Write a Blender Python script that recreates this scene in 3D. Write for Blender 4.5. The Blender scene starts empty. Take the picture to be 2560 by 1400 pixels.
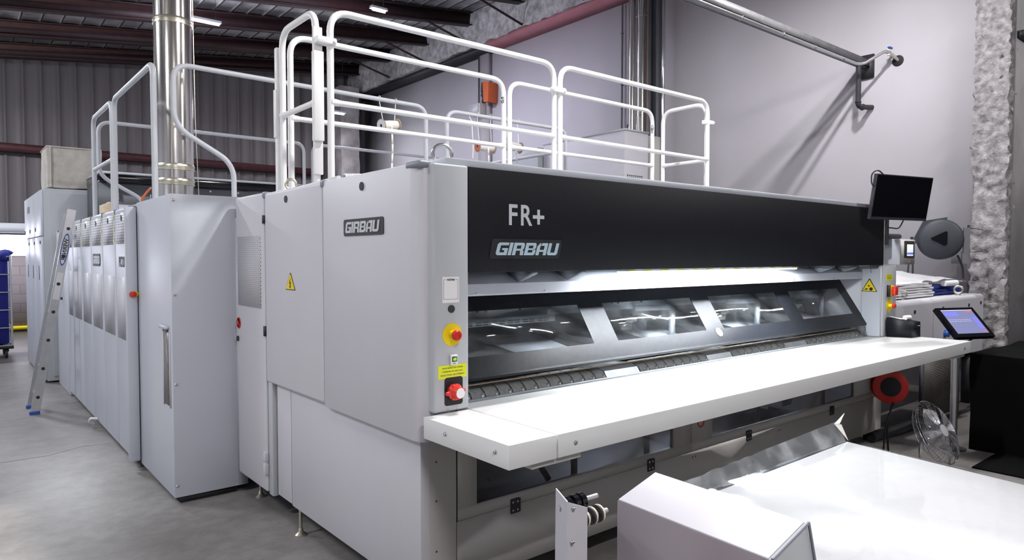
import bpy, bmesh, math, random
from mathutils import Vector, Matrix, noise
random.seed(7)
PI = math.pi
S = bpy.context.scene
C = S.collection

# ---------------------------------------------------------------- camera, sky, exposure
cam_d = bpy.data.cameras.new('camera'); cam = bpy.data.objects.new('camera', cam_d); C.objects.link(cam)
cam_d.sensor_fit = 'HORIZONTAL'; cam_d.sensor_width = 36.0
cam_d.lens = 36.0 * 1714.0 / 2560.0
cam_d.clip_start = 0.05; cam_d.clip_end = 200
cam.location = (0, 0, 1.6)
cam.rotation_euler = (math.radians(90 - 1.96), 0, -math.radians(39.5))
S.camera = cam
S.view_settings.view_transform = 'Standard'; S.view_settings.look = 'None'
S.view_settings.gamma = 1.0; S.view_settings.use_curve_mapping = False
S.view_settings.exposure = -0.1
W = bpy.data.worlds.new('sky'); S.world = W; W.use_nodes = True
W.node_tree.nodes['Background'].inputs[0].default_value = (0.75, 0.85, 1.0, 1)
W.node_tree.nodes['Background'].inputs[1].default_value = 1.6

def area(name, loc, target, sx, sy, power, col=(1, 0.97, 0.98), parent=None):
    d = bpy.data.lights.new(name, 'AREA'); d.shape = 'RECTANGLE'; d.size = sx; d.size_y = sy
    d.energy = power; d.color = col
    o = bpy.data.objects.new(name, d); C.objects.link(o); o.location = loc
    o.rotation_euler = (Vector(target) - Vector(loc)).to_track_quat('-Z', 'Y').to_euler()
    if parent: 
        o.location = Vector(loc) - Vector(parent.location); o.parent = parent
    return o
sd = bpy.data.lights.new('sun', 'SUN'); sd.energy = 10.0; sd.angle = math.radians(2); sd.color = (1.0, 0.93, 0.84)
so = bpy.data.objects.new('sun', sd); C.objects.link(so)
so.rotation_euler = Vector((0.93, 0.05, -0.425)).to_track_quat('-Z', 'Y').to_euler(); so.location = (-9, 4, 6)

# lamps of the hall and added fill lamps: (x, y, z, power, length, label)
LAMPS = [
 (3.4, 2.38, 5.41, 240, 0.35, 'lit batten lamp hung high over the folding machine, nearest the camera', (1, .97, .97)),
 (6.9, 2.80, 5.62, 165, 0.35, 'lit batten lamp hung over the right end of the folding machine', (1, .97, .97)),
 (-2.6, 3.6, 4.7, 128, 1.2, 'added fill lamp over the open aisle left of the folding machine', (.97, .97, 1)),  # unseen fill added to light the left-facing side panels
 (-2.0, 8.6, 4.8, 140, 1.2, 'added fill lamp over the aisle beside the row of doors', (.93, .96, 1)),  # added fill for the door row, no such lamp in view
 (0.2, -2.2, 4.9, 230, 1.2, 'added fill lamp behind the camera', (1, .98, .96)),  # unseen fill added to lift the front faces
 (-0.9, 14.6, 4.9, 240, 1.2, 'lit batten lamp by the far windows', (.92, .95, 1)),
 (3.55, 12.9, 5.72, 120, .6, 'glowing batten lamp under the roof just right of the big steel flue', (.86, .84, 1)),
 (5.95, 10.9, 5.9, 140, .25, 'glowing batten lamp under the roof above the white rails', (.86, .84, 1)),
 (8.2, -1.2, 5.2, 170, 1.0, 'added fill lamp in front of the concrete pillar at the right', (1, .98, .97)),  # added to brighten the smooth concrete beside the pillar
 (7.4, 15.6, 5.05, 60, .3, 'glaring lamp by the rough concrete pillar at the far corner', (.95, .95, 1)),
]

# ---------------------------------------------------------------- materials
def mat(name, col, rough=0.5, metal=0.0, var=0.0, vscale=3.0, bump=0.0, bscale=200.0, emit=None, es=0, trans=0, ior=1.45, alpha=1, spec=0.5, dark=None):
    m = bpy.data.materials.new(name); m.use_nodes = True
    nt = m.node_tree; b = nt.nodes['Principled BSDF']
    b.inputs['Base Color'].default_value = (*col, 1); b.inputs['Roughness'].default_value = rough
    b.inputs['Metallic'].default_value = metal; b.inputs['IOR'].default_value = ior
    b.inputs['Transmission Weight'].default_value = trans; b.inputs['Alpha'].default_value = alpha
    b.inputs['Specular IOR Level'].default_value = spec
    tc = nt.nodes.new('ShaderNodeTexCoord')
    if var:
        n = nt.nodes.new('ShaderNodeTexNoise'); n.inputs['Scale'].default_value = vscale; n.inputs['Detail'].default_value = 6
        nt.links.new(tc.outputs['Object'], n.inputs['Vector'])
        r = nt.nodes.new('ShaderNodeValToRGB')
        d = dark or tuple(c * (1 - var) for c in col)
        r.color_ramp.elements[0].position = .3; r.color_ramp.elements[0].color = (*d, 1)
        r.color_ramp.elements[1].position = .7; r.color_ramp.elements[1].color = (*col, 1)
        nt.links.new(n.outputs[0], r.inputs[0]); nt.links.new(r.outputs[0], b.inputs['Base Color'])
    if bump:
        n2 = nt.nodes.new('ShaderNodeTexNoise'); n2.inputs['Scale'].default_value = bscale; n2.inputs['Detail'].default_value = 3
        nt.links.new(tc.outputs['Object'], n2.inputs['Vector'])
        bp = nt.nodes.new('ShaderNodeBump'); bp.inputs['Strength'].default_value = bump; bp.inputs['Distance'].default_value = .01
        nt.links.new(n2.outputs[0], bp.inputs['Height']); nt.links.new(bp.outputs[0], b.inputs['Normal'])
    if emit:
        b.inputs['Emission Color'].default_value = (*emit, 1); b.inputs['Emission Strength'].default_value = es
    return m
M = {}
M['white'] = mat('white_paint', (.57, .565, .61), .42, var=.04, vscale=2, bump=.04, bscale=600)
M['cool'] = mat('cool_white_paint', (.55, .58, .64), .38, var=.05, vscale=1.5, bump=.03, bscale=500)
M['grey'] = mat('grey_paint', (.46, .48, .51), .45, var=.05, vscale=3, bump=.03, bscale=600)
M['beige'] = mat('grey_beige_paint', (.50, .49, .47), .5, var=.05, vscale=3)
M['tablew'] = mat('white_shelf', (.74, .75, .75), .3, var=.02, vscale=2)
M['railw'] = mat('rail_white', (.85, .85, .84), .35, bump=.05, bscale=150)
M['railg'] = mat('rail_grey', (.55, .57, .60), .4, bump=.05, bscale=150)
M['black'] = mat('black_powder_coat', (.006, .007, .011), .45, var=.3, vscale=60, bump=.12, bscale=900, spec=.35)
M['hood'] = mat('hood_black', (.016, .018, .023), .34, var=.3, vscale=40, bump=.12, bscale=900, spec=.12)
M['rubber'] = mat('rubber', (.03, .03, .03), .6)
M['dark'] = mat('dark_metal', (.035, .035, .042), .5, var=.3, vscale=20)
M['darkgrey'] = mat('dark_grey', (.12, .125, .14), .5, var=.15, vscale=5)
M['tray'] = mat('tray_zinc', (.20, .20, .21), .5, .3, var=.3, vscale=12)
M['gold'] = mat('gold_rod', (.85, .62, .45), .35)
M['void'] = mat('machine_inside', (.22, .22, .24), .7, var=.3, vscale=6)
M['galv'] = mat('galvanised', (.50, .54, .58), .38, .7, var=.2, vscale=12)
M['steel'] = mat('stainless', (.70, .69, .66), .16, 1.0, var=.05, vscale=2)
M['chrome'] = mat('chrome', (.75, .76, .78), .1, 1.0)
M['bolt'] = mat('bolt_steel', (.55, .55, .56), .25, 1.0)
M['zinc'] = mat('zinc_yellow', (.66, .63, .52), .3, .9)
M['alu'] = mat('aluminium', (.60, .61, .63), .3, .85, var=.1, vscale=15)
M['red'] = mat('red_plastic', (.55, .02, .015), .35)
M['redgrip'] = mat('red_valve', (.62, .03, .02), .3)
M['yellow'] = mat('yellow_plastic', (.80, .62, .01), .35)
M['yellowl'] = mat('yellow_label', (.72, .78, .02), .4)
M['ink'] = mat('black_ink', (.012, .012, .014), .6)
M['paper'] = mat('paper', (.78, .77, .78), .6)
M['letter'] = mat('silver_letter', (.55, .57, .60), .4)
M['letterg'] = mat('blue_grey_letter', (.42, .55, .63), .35)
M['blue'] = mat('blue_cloth', (.012, .03, .22), .85, var=.3, vscale=8, bump=.3, bscale=30)
M['blued'] = mat('blue_canvas', (.010, .016, .20), .8, var=.25, vscale=4, bump=.3, bscale=20)
M['cloth'] = mat('white_cloth', (.80, .80, .82), .9, bump=.4, bscale=60)
M['foam'] = mat('dust_cover', (.56, .53, .48), .95, var=.25, vscale=9, bump=.5, bscale=60)
M['belt'] = mat('belt_grey', (.20, .21, .21), .6, var=.3, vscale=60, bump=.2, bscale=300)
M['beltbrown'] = mat('belt_brown', (.055, .05, .042), .6, var=.4, vscale=120)
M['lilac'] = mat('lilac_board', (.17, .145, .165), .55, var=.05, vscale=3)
M['edge'] = mat('edge_trim', (.22, .24, .28), .4)
M['redox'] = mat('red_oxide', (.028, .010, .012), .6, var=.4, vscale=8)
M['redox2'] = mat('girt_red', (.06, .016, .019), .6, var=.4, vscale=8)
M['copper'] = mat('orange_pipe', (.42, .17, .05), .4, .5, var=.3, vscale=10)
M['orange'] = mat('orange_plastic', (.60, .13, .04), .5)
M['tape'] = mat('cream_tape', (.78, .75, .70), .8)
M['card'] = mat('cardboard', (.42, .34, .24), .9)
M['cotton'] = mat('cotton_cream', (.65, .52, .38), .9)
M['reelgrey'] = mat('reel_grey', (.034, .039, .050), .5, bump=.1, bscale=300)
M['meter'] = mat('gauge_glass', (.25, .22, .21), .3, var=.5, vscale=30)
M['cream'] = mat('cream_wheel', (.66, .62, .46), .5)
M['screenblk'] = mat('screen_black', (.004, .004, .006), .12)
M['bluebadge'] = mat('blue_badge', (.03, .10, .40), .4)
M['dark_fill'] = mat('black_slab', (.0025, .0025, .003), .95, spec=.1)  # flat black standing in for the dark area at the right, no cloth
M['led'] = mat('led_tube', (1, 1, 1), .4, emit=(.90, .96, 1.0), es=22)
M['lampglow'] = mat('lamp_glow', (1, 1, 1), .4, emit=(.88, .80, 1.0), es=30)
M['glass'] = mat('pane_glass', (.92, .96, 1.0), .03, trans=1.0, ior=1.45)
M['smoke'] = mat('smoked_pane', (.42, .42, .42), .04, trans=1.0, ior=1.45)
M['lcdg'] = mat('lcd_green', (.05, .3, .02), .4, emit=(.45, 1, .05), es=1.0)
M['orangelite'] = mat('sensor', (.6, .3, .2), .4)

def glassy(m, col, a):
    """thin clear sheet: mostly see-through with gloss on top"""
    nt = m.node_tree; nt.nodes.clear()
    o = nt.nodes.new('ShaderNodeOutputMaterial'); t = nt.nodes.new('ShaderNodeBsdfTransparent'); g = nt.nodes.new('ShaderNodeBsdfGlossy')
    d = nt.nodes.new('ShaderNodeBsdfDiffuse'); m1 = nt.nodes.new('ShaderNodeMixShader'); m2 = nt.nodes.new('ShaderNodeMixShader')
    lw = nt.nodes.new('ShaderNodeLayerWeight'); lw.inputs[0].default_value = .5
    pw = nt.nodes.new('ShaderNodeMath'); pw.operation = 'POWER'; pw.inputs[1].default_value = 5; nt.links.new(lw.outputs['Facing'], pw.inputs[0])
    f = nt.nodes.new('ShaderNodeMapRange'); f.inputs[3].default_value = .045; f.inputs[4].default_value = .9; nt.links.new(pw.outputs[0], f.inputs[0])
    tc = nt.nodes.new('ShaderNodeTexCoord'); n = nt.nodes.new('ShaderNodeTexNoise'); n.inputs['Scale'].default_value = 7; n.inputs['Detail'].default_value = 8
    r = nt.nodes.new('ShaderNodeMapRange'); r.inputs[1].default_value = .45; r.inputs[2].default_value = .8; r.inputs[3].default_value = a * .5; r.inputs[4].default_value = a * 2.2
    nt.links.new(tc.outputs['Object'], n.inputs['Vector']); nt.links.new(n.outputs[0], r.inputs[0])
    t.inputs[0].default_value = (*col, 1); g.inputs['Roughness'].default_value = .06; d.inputs[0].default_value = (.8, .85, .9, 1)
    nt.links.new(r.outputs[0], m1.inputs[0]); nt.links.new(t.outputs[0], m1.inputs[1]); nt.links.new(d.outputs[0], m1.inputs[2])
    nt.links.new(f.outputs[0], m2.inputs[0]); nt.links.new(m1.outputs[0], m2.inputs[1]); nt.links.new(g.outputs[0], m2.inputs[2])
    nt.links.new(m2.outputs[0], o.inputs[0])
glassy(M['glass'], (.97, .99, 1), .012)
glassy(M['smoke'], (.62, .62, .64), .03)
M['film'] = mat('clear_film', (1, 1, 1)); glassy(M['film'], (.97, .97, .98), .05); M['flap'] = mat('turned_film', (1, 1, 1)); glassy(M['flap'], (.72, .74, .77), .22)

def pattern(name, base, dark, kind, a, b=None, size=.5, rough=.5, coord='Object'):
    """dots / lines pattern on a sheet, in object metres. kind: 'dots_yz','lines_z','ribs'"""
    m = mat(name, base, rough); nt = m.node_tree; bs = nt.nodes['Principled BSDF']
    tc = nt.nodes.new('ShaderNodeTexCoord'); sp = nt.nodes.new('ShaderNodeSeparateXYZ'); nt.links.new(tc.outputs[coord], sp.inputs[0])
    def sn(sock, pitch):
        k = nt.nodes.new('ShaderNodeMath'); k.operation = 'MULTIPLY'; k.inputs[1].default_value = 2 * PI / pitch; nt.links.new(sock, k.inputs[0])
        s = nt.nodes.new('ShaderNodeMath'); s.operation = 'SINE'; nt.links.new(k.outputs[0], s.inputs[0]); return s.outputs[0]
    if kind == 'dots_yz':
        x = sn(sp.outputs['Y'], a); z = sn(sp.outputs['Z'], b or a)
        q = nt.nodes.new('ShaderNodeMath'); q.operation = 'MULTIPLY'; nt.links.new(x, q.inputs[0]); nt.links.new(z, q.inputs[1]); v = q.outputs[0]
    elif kind == 'lines_z': v = sn(sp.outputs['Z'], a)
    elif kind == 'lines_x': v = sn(sp.outputs['X'], a)
    g = nt.nodes.new('ShaderNodeMath'); g.operation = 'GREATER_THAN'; g.inputs[1].default_value = size; nt.links.new(v, g.inputs[0])
    mx = nt.nodes.new('ShaderNodeMix'); mx.data_type = 'RGBA'; mx.inputs[6].default_value = (*base, 1); mx.inputs[7].default_value = (*dark, 1)
    nt.links.new(g.outputs[0], mx.inputs[0]); nt.links.new(mx.outputs[2], bs.inputs['Base Color'])
    return m
M['perf'] = pattern('perforated_sheet', (.60, .60, .64), (.16, .16, .18), 'dots_yz', .024, .024, .35)
M['perf2'] = pattern('perforated_grey_sheet', (.55, .56, .60), (.42, .42, .46), 'dots_yz', .03, .02, .3)
M['louv'] = pattern('louvred_sheet', (.60, .61, .65), (.30, .31, .34), 'lines_z', .022, None, .55)
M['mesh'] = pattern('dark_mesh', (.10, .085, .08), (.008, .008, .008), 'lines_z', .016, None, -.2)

# floor
def floor_mat():
    m = mat('concrete_floor', (.33, .32, .32), .42); nt = m.node_tree; b = nt.nodes['Principled BSDF']
    tc = nt.nodes.new('ShaderNodeTexCoord')
    def nz(s, d, rmp):
        n = nt.nodes.new('ShaderNodeTexNoise'); n.inputs['Scale'].default_value = s; n.inputs['Detail'].default_value = d; n.inputs['Roughness'].default_value = .65
        nt.links.new(tc.outputs['Object'], n.inputs['Vector']); r = nt.nodes.new('ShaderNodeValToRGB')
        for i, (p, c) in enumerate(rmp):
            r.color_ramp.elements[i].position = p; r.color_ramp.elements[i].color = (*c, 1)
        nt.links.new(n.outputs[0], r.inputs[0]); return r.outputs[0]
    a = nz(.9, 8, [(.32, (.13, .12, .112)), (.68, (.255, .245, .24))]); c = nz(9, 9, [(.35, (.62, .6, .58)), (.6, (1, 1, 1))])
    mx = nt.nodes.new('ShaderNodeMix'); mx.data_type = 'RGBA'; mx.blend_type = 'MULTIPLY'; mx.inputs[0].default_value = .55
    nt.links.new(a, mx.inputs[6]); nt.links.new(c, mx.inputs[7]); nt.links.new(mx.outputs[2], b.inputs['Base Color'])
    return m
M['floor'] = floor_mat()
# right wall: mottled grey-white plaster
M['plaster'] = mat('wall_plaster', (.54, .525, .57), .85, var=.09, vscale=.8, bump=.1, bscale=30)
M['pink'] = mat('pink_band', (.42, .17, .20), .85, var=.15, vscale=3)  # pink tone on the strip under the beam
M['spray'] = mat('sprayed_fireproofing', (.50, .49, .49), .95, var=.55, vscale=9, bump=1.0, bscale=28)
M['spray2'] = mat('broken_render', (.42, .40, .41), .95, var=.6, vscale=16, bump=1.0, bscale=45)
M['concrete'] = mat('smooth_concrete', (.30, .29, .30), .8, var=.35, vscale=1.5, bump=.2, bscale=40)
M['concrete2'] = mat('pillar_concrete', (.30, .28, .29), .9, var=.5, vscale=3, bump=.6, bscale=20)
def back_mat():
    m = mat('corrugated_and_block', (.10, .09, .095), .7); nt = m.node_tree; b = nt.nodes['Principled BSDF']
    tc = nt.nodes.new('ShaderNodeTexCoord'); mp = nt.nodes.new('ShaderNodeMapping'); mp.inputs['Rotation'].default_value = (PI / 2, 0, 0)
    nt.links.new(tc.outputs['Object'], mp.inputs[0])
    br = nt.nodes.new('ShaderNodeTexBrick'); br.inputs['Scale'].default_value = 1; br.inputs['Brick Width'].default_value = .4; br.inputs['Row Height'].default_value = .2
    br.inputs['Mortar Size'].default_value = .008
    br.inputs['Color1'].default_value = (.30, .26, .27, 1); br.inputs['Color2'].default_value = (.26, .225, .235, 1); br.inputs['Mortar'].default_value = (.19, .17, .18, 1)
    nt.links.new(mp.outputs[0], br.inputs['Vector']); nt.links.new(br.outputs[0], b.inputs['Base Color']); return m
M['block'] = back_mat()
M['corr'] = mat('corrugated_sheet', (.105, .094, .098), .55, var=.15, vscale=.6)
M['white_block'] = mat('white_blockwork', (.45, .43, .45), .9, var=.15, vscale=2)
def roof_mat():
    m = mat('roof_deck', (.2, .2, .21), .8); nt = m.node_tree; b = nt.nodes['Principled BSDF']
    tc = nt.nodes.new('ShaderNodeTexCoord'); n = nt.nodes.new('ShaderNodeTexNoise'); n.inputs['Scale'].default_value = 2.5; n.inputs['Detail'].default_value = 8
    r = nt.nodes.new('ShaderNodeValToRGB'); r.color_ramp.elements[0].position = .35; r.color_ramp.elements[0].color = (.36, .36, .37, 1)
    r.color_ramp.elements[1].position = .7; r.color_ramp.elements[1].color = (.75, .75, .76, 1)
    nt.links.new(tc.outputs['Object'], n.inputs['Vector']); nt.links.new(n.outputs[0], r.inputs[0]); nt.links.new(r.outputs[0], b.inputs['Base Color']); return m
M['roof'] = roof_mat()
M['winlit'] = mat('daylight_pane', (1, 1, 1), .5, emit=(.86, .86, 1.0), es=9)
def hmi(name, base, em, es): return mat(name, base, .25, emit=em, es=es)
M['hmi'] = hmi('screen_light', (.5, .6, .7), (.70, .80, .95), 1.0)
M['scr'] = hmi('screen_slate', (.1, .11, .2), (.12, .13, .26), .9)
M['scrb'] = hmi('screen_blue', (.1, .1, .3), (.13, .13, .50), 1.0)
M['scrr'] = hmi('screen_red', (.3, .1, .1), (.38, .08, .12), .9)
M['scrl'] = hmi('screen_pale', (.4, .4, .5), (.42, .42, .5), .9)

# ---------------------------------------------------------------- mesh helpers (world coordinates in, local out)
def nb(): return bmesh.new()
def bx(bm, x0, x1, y0, y1, z0, z1, bev=0, seg=2):
    if x0 > x1: x0, x1 = x1, x0
    if y0 > y1: y0, y1 = y1, y0
    if z0 > z1: z0, z1 = z1, z0
    v = [bm.verts.new(p) for p in ((x0,y0,z0),(x1,y0,z0),(x1,y1,z0),(x0,y1,z0),(x0,y0,z1),(x1,y0,z1),(x1,y1,z1),(x0,y1,z1))]
    fs = [bm.faces.new([v[i] for i in q]) for q in ((3,2,1,0),(4,5,6,7),(0,1,5,4),(1,2,6,5),(2,3,7,6),(3,0,4,7))]
    if bev:
        es = list({e for f in fs for e in f.edges})
        bmesh.ops.bevel(bm, geom=es, offset=bev, segments=seg, profile=.5, affect='EDGES')
    return bm
def box(*a, **k): return bx(nb(), *a, **k)
def hexa(bm, pts):
    v = [bm.verts.new(p) for p in pts]
    for q in ((3,2,1,0),(4,5,6,7),(0,1,5,4),(1,2,6,5),(2,3,7,6),(3,0,4,7)): bm.faces.new([v[i] for i in q])
    return bm
def prism(bm, poly, ax, a0, a1, bev=0):
    """extrude a polygon; ax='X': poly=(y,z); ax='Y': poly=(x,z); ax='Z': poly=(x,y)"""
    def P(p, a): return {'X': (a, p[0], p[1]), 'Y': (p[0], a, p[1]), 'Z': (p[0], p[1], a)}[ax]
    A = [bm.verts.new(P(p, a0)) for p in poly]; B = [bm.verts.new(P(p, a1)) for p in poly]; n = len(poly)
    fs = [bm.faces.new(A), bm.faces.new(B[::-1])]
    for i in range(n): fs.append(bm.faces.new((A[i], B[i], B[(i+1) % n], A[(i+1) % n])))
    bmesh.ops.recalc_face_normals(bm, faces=fs)
    if bev: bmesh.ops.bevel(bm, geom=list({e for f in fs for e in f.edges}), offset=bev, segments=2, profile=.5, affect='EDGES')
    return bm
def frame_of(d):
    d = d.normalized(); u = Vector((0, 0, 1)) if abs(d.z) < .9 else Vector((1, 0, 0))
    s = d.cross(u).normalized(); return s, s.cross(d).normalized()
def cyl(bm, p0, p1, r, n=16, r1=None, cap=True):
    p0 = Vector(p0); p1 = Vector(p1); r1 = r if r1 is None else r1
    s, t = frame_of(p1 - p0)
    A = [bm.verts.new(p0 + (s * math.cos(2*PI*i/n) + t * math.sin(2*PI*i/n)) * r) for i in range(n)]
    B = [bm.verts.new(p1 + (s * math.cos(2*PI*i/n) + t * math.sin(2*PI*i/n)) * r1) for i in range(n)]
    fs = [bm.faces.new((A[i], A[(i+1) % n], B[(i+1) % n], B[i])) for i in range(n)]
    if cap: fs += [bm.faces.new(A[::-1]), bm.faces.new(B)]
    bmesh.ops.recalc_face_normals(bm, faces=fs); return bm
def fillet(pts, r, n=6):
    pts = [Vector(p) for p in pts]; out = [pts[0]]
    for i in range(1, len(pts) - 1):
        a, b, c = pts[i-1], pts[i], pts[i+1]; d0 = (a-b); d1 = (c-b)
        rr = min(r, d0.length * .49, d1.length * .49); q0 = b + d0.normalized()*rr; q1 = b + d1.normalized()*rr
        for k in range(n+1):
            t = k/n; out.append(q0*(1-t)**2 + b*2*t*(1-t) + q1*t*t)
    out.append(pts[-1]); return out
def tube(bm, pts, r, n=10, closed=False):
    pts = [Vector(p) for p in pts]; m = len(pts); rings = []
    ref = None
    for i, p in enumerate(pts):
        d = (pts[(i+1) % m] - pts[i-1]) if (closed or 0 < i < m-1) else (pts[1]-pts[0] if i == 0 else pts[-1]-pts[-2])
        d.normalize()
        if ref is None: s, t = frame_of(d)
        else:
            s = ref - d * ref.dot(d)
            s = s.normalized() if s.length > 1e-6 else frame_of(d)[0]
            t = s.cross(d)
        ref = s
        rings.append([bm.verts.new(p + (s*math.cos(2*PI*k/n) + t*math.sin(2*PI*k/n))*r) for k in range(n)])
    fs = []
    for i in range(m if closed else m-1):
        a, b = rings[i], rings[(i+1) % m]
        fs += [bm.faces.new((a[k], a[(k+1) % n], b[(k+1) % n], b[k])) for k in range(n)]
    if not closed: fs += [bm.faces.new(rings[0][::-1]), bm.faces.new(rings[-1])]
    bmesh.ops.recalc_face_normals(bm, faces=fs); return bm
def ring(bm, c, nrm, R, r, n=28, m=8):
    c = Vector(c); s, t = frame_of(Vector(nrm))
    return tube(bm, [c + (s*math.cos(2*PI*i/n) + t*math.sin(2*PI*i/n))*R for i in range(n)], r, m, closed=True)
def lathe(bm, p0, axis, prof, n=28):
    """prof: (distance along axis, radius)"""
    p0 = Vector(p0); a = Vector(axis).normalized(); s, t = frame_of(a); rings = []
    for h, r in prof: rings.append([bm.verts.new(p0 + a*h + (s*math.cos(2*PI*k/n)+t*math.sin(2*PI*k/n))*max(r, .0004)) for k in range(n)])
    fs = []
    for i in range(len(rings)-1): fs += [bm.faces.new((rings[i][k], rings[i][(k+1) % n], rings[i+1][(k+1) % n], rings[i+1][k])) for k in range(n)]
    fs += [bm.faces.new(rings[0][::-1]), bm.faces.new(rings[-1])]
    bmesh.ops.recalc_face_normals(bm, faces=fs); return bm
def ball(bm, c, r, sc=(1, 1, 1), amp=0, seed=0, n=3):
    t = bmesh.new(); bmesh.ops.create_icosphere(t, subdivisions=n, radius=1)
    for v in t.verts:
        k = 1 + amp * noise.noise(v.co*1.7 + Vector((seed, 0, 0)))
        v.co = Vector((v.co.x*sc[0], v.co.y*sc[1], v.co.z*sc[2])) * r * k + Vector(c)
    me = bpy.data.meshes.new('t'); t.to_mesh(me); bm.from_mesh(me); t.free(); bpy.data.meshes.remove(me); return bm
def text(bm, s, size, org, xd, ud, ext=.001, bold=0, align='LEFT', sx=1.0):
    """flat lettering: org = lower left corner, xd = reading direction, ud = up"""
    cu = bpy.data.curves.new('t', 'FONT'); cu.body = s; cu.size = size; cu.extrude = ext; cu.offset = bold; cu.align_x = align
    o = bpy.data.objects.new('t', cu); C.objects.link(o)
    bpy.context.view_layer.update()
    me = bpy.data.meshes.new_from_object(o.evaluated_get(bpy.context.evaluated_depsgraph_get()))
    xd = Vector(xd).normalized(); ud = Vector(ud).normalized(); nd = xd.cross(ud)
    mt = Matrix((( *(xd), 0), (*(ud), 0), (*(nd), 0), (0, 0, 0, 1))).transposed(); mt.translation = Vector(org)
    me.transform(mt @ Matrix.Diagonal((sx, 1, 1, 1)))
    bm.from_mesh(me); bpy.data.objects.remove(o); bpy.data.curves.remove(cu); bpy.data.meshes.remove(me); return bm
def plane_poly(bm, polys, org, xd, ud, th=.0015):
    xd = Vector(xd); ud = Vector(ud); nd = xd.cross(ud); org = Vector(org)
    for p in polys:
        A = [bm.verts.new(org + xd*a + ud*b) for a, b in p]; B = [bm.verts.new(org + xd*a + ud*b + nd*th) for a, b in p]; n = len(p)
        fs = [bm.faces.new(A[::-1]), bm.faces.new(B)] + [bm.faces.new((A[i], A[(i+1) % n], B[(i+1) % n], B[i])) for i in range(n)]
        bmesh.ops.recalc_face_normals(bm, faces=fs)
    return bm
WP = {}
def mk(name, bm, m, loc, parent):
    me = bpy.data.meshes.new(name)
    for f in bm.faces: f.smooth = True
    for e in bm.edges:
        if len(e.link_faces) == 2: e.smooth = e.calc_face_angle(0) < math.radians(38)
        else: e.smooth = True
    bmesh.ops.translate(bm, verts=bm.verts, vec=-Vector(loc))
    bm.to_mesh(me); bm.free()
    if m: me.materials.append(M[m] if isinstance(m, str) else m)
    o = bpy.data.objects.new(name, me); C.objects.link(o)
    return o
def part(name, bm, m, parent, label=None):
    o = mk(name, bm, m, WP[parent], parent); o.parent = parent; WP[o] = WP[parent]
    if label: o['label'] = label
    return o
def thing(name, loc, label, cat, group=None):
    o = bpy.data.objects.new(name, None); C.objects.link(o); o.location = loc; WP[o] = Vector(loc); o.empty_display_size = .1
    o['label'] = label; o['category'] = cat
    if group: o['group'] = group
    return o
def solo(name, bm, m, label, cat, group=None, kind=None):
    xs = [v.co for v in bm.verts]; lo = Vector([min(p[i] for p in xs) for i in range(3)]); hi = Vector([max(p[i] for p in xs) for i in range(3)])
    loc = Vector(((lo.x+hi.x)/2, (lo.y+hi.y)/2, lo.z))
    o = mk(name, bm, m, loc, None); o.location = loc; WP[o] = loc
    if label: o['label'] = label
    if cat: o['category'] = cat
    if group: o['group'] = group
    if kind: o['kind'] = kind
    return o
def struct(name, bm, m, parent=None):
    o = mk(name, bm, m, (0, 0, 0), None); WP[o] = Vector((0, 0, 0))
    if parent: o.parent = parent
    else: o['kind'] = 'structure'
    return o
def grid_box(x0, x1, y0, y1, z0, z1, st, amp, sc, faces='all', seed=0):
    """a block cut in a fine grid, its skin roughened by noise"""
    bm = nb(); bx(bm, x0, x1, y0, y1, z0, z1)
    for ax, a0, a1 in ((0, x0, x1), (1, y0, y1), (2, z0, z1)):
        n = max(1, int((a1-a0)/st))
        for i in range(1, n):
            co = [0, 0, 0]; co[ax] = a0 + (a1-a0)*i/n; no = [0, 0, 0]; no[ax] = 1
            bmesh.ops.bisect_plane(bm, geom=bm.verts[:]+bm.edges[:]+bm.faces[:], plane_co=co, plane_no=no)
    for v in bm.verts:
        p = v.co*sc + Vector((seed, 3, 7))
        v.co += Vector((noise.fractal(p, 1, 2, 4), noise.fractal(p+Vector((9, 0, 0)), 1, 2, 4), noise.fractal(p+Vector((0, 9, 0)), 1, 2, 4)))*amp
    return bm

# ---------------------------------------------------------------- the hall
XW, YB, XL, YF = 9.25, 18.0, -6.0, -5.0
def zr(x): return 5.5 + .12*x       # underside of purlins
struct('floor', box(XL-.2, 14.2, YF-.2, YB+.2, -.15, 0), 'floor')
cr0 = nb(); tube(cr0, [(-.8, 6.5, -.001), (.0, 6.57, -.001), (.29, 6.59, -.001), (.59, 6.58, -.001), (.85, 6.72, -.001), (1.04, 6.68, -.001)], .0035, 4); struct('floor_crack', cr0, 'concrete', bpy.data.objects['floor'])
# right wall, ends at the broken pillar
struct('wall_right', box(XW, XW+.25, 2.72, YB, 0, 6.9), 'plaster')
bm = box(XL-.2, XW+.3, YB, YB+.2, 0, 1.62); struct('wall_back', bm, 'block')
bm = nb()
x = XL
prof = []
while x < XW:                          # corrugated sheet, one profile extruded upwards
    prof += [(x, YB), (x+.26, YB), (x+.275, YB-.04), (x+.305, YB-.04)]; x += .32
top = [bm.verts.new((a, b, zr(a)+.45)) for a, b in prof]; bot = [bm.verts.new((a, b, 2.06)) for a, b in prof]
for i in range(len(prof)-1): bm.faces.new((bot[i], bot[i+1], top[i+1], top[i]))
bx(bm, XL-.2, XW+.3, YB+.05, YB+.2, 2.06, 7.0)
struct('wall_back_upper', bm, 'corr')
struct('window_1', box(XL, XW, YB+.02, YB+.06, 1.62, 2.06), 'winlit')
wm = nb()
for i in range(0, 11): bx(wm, XL+i*1.5-.03, XL+i*1.5+.03, YB-.02, YB+.02, 1.62, 2.06)
struct('window_frame', wm, 'darkgrey', bpy.data.objects['window_1'])
struct('trim_1', box(XL, 8.0, YB-.22, YB-.05, 3.80, 3.97), 'redox2')
struct('trim_2', box(XL, 8.0, YB-.22, YB-.05, 2.10, 2.30), 'railg')
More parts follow.
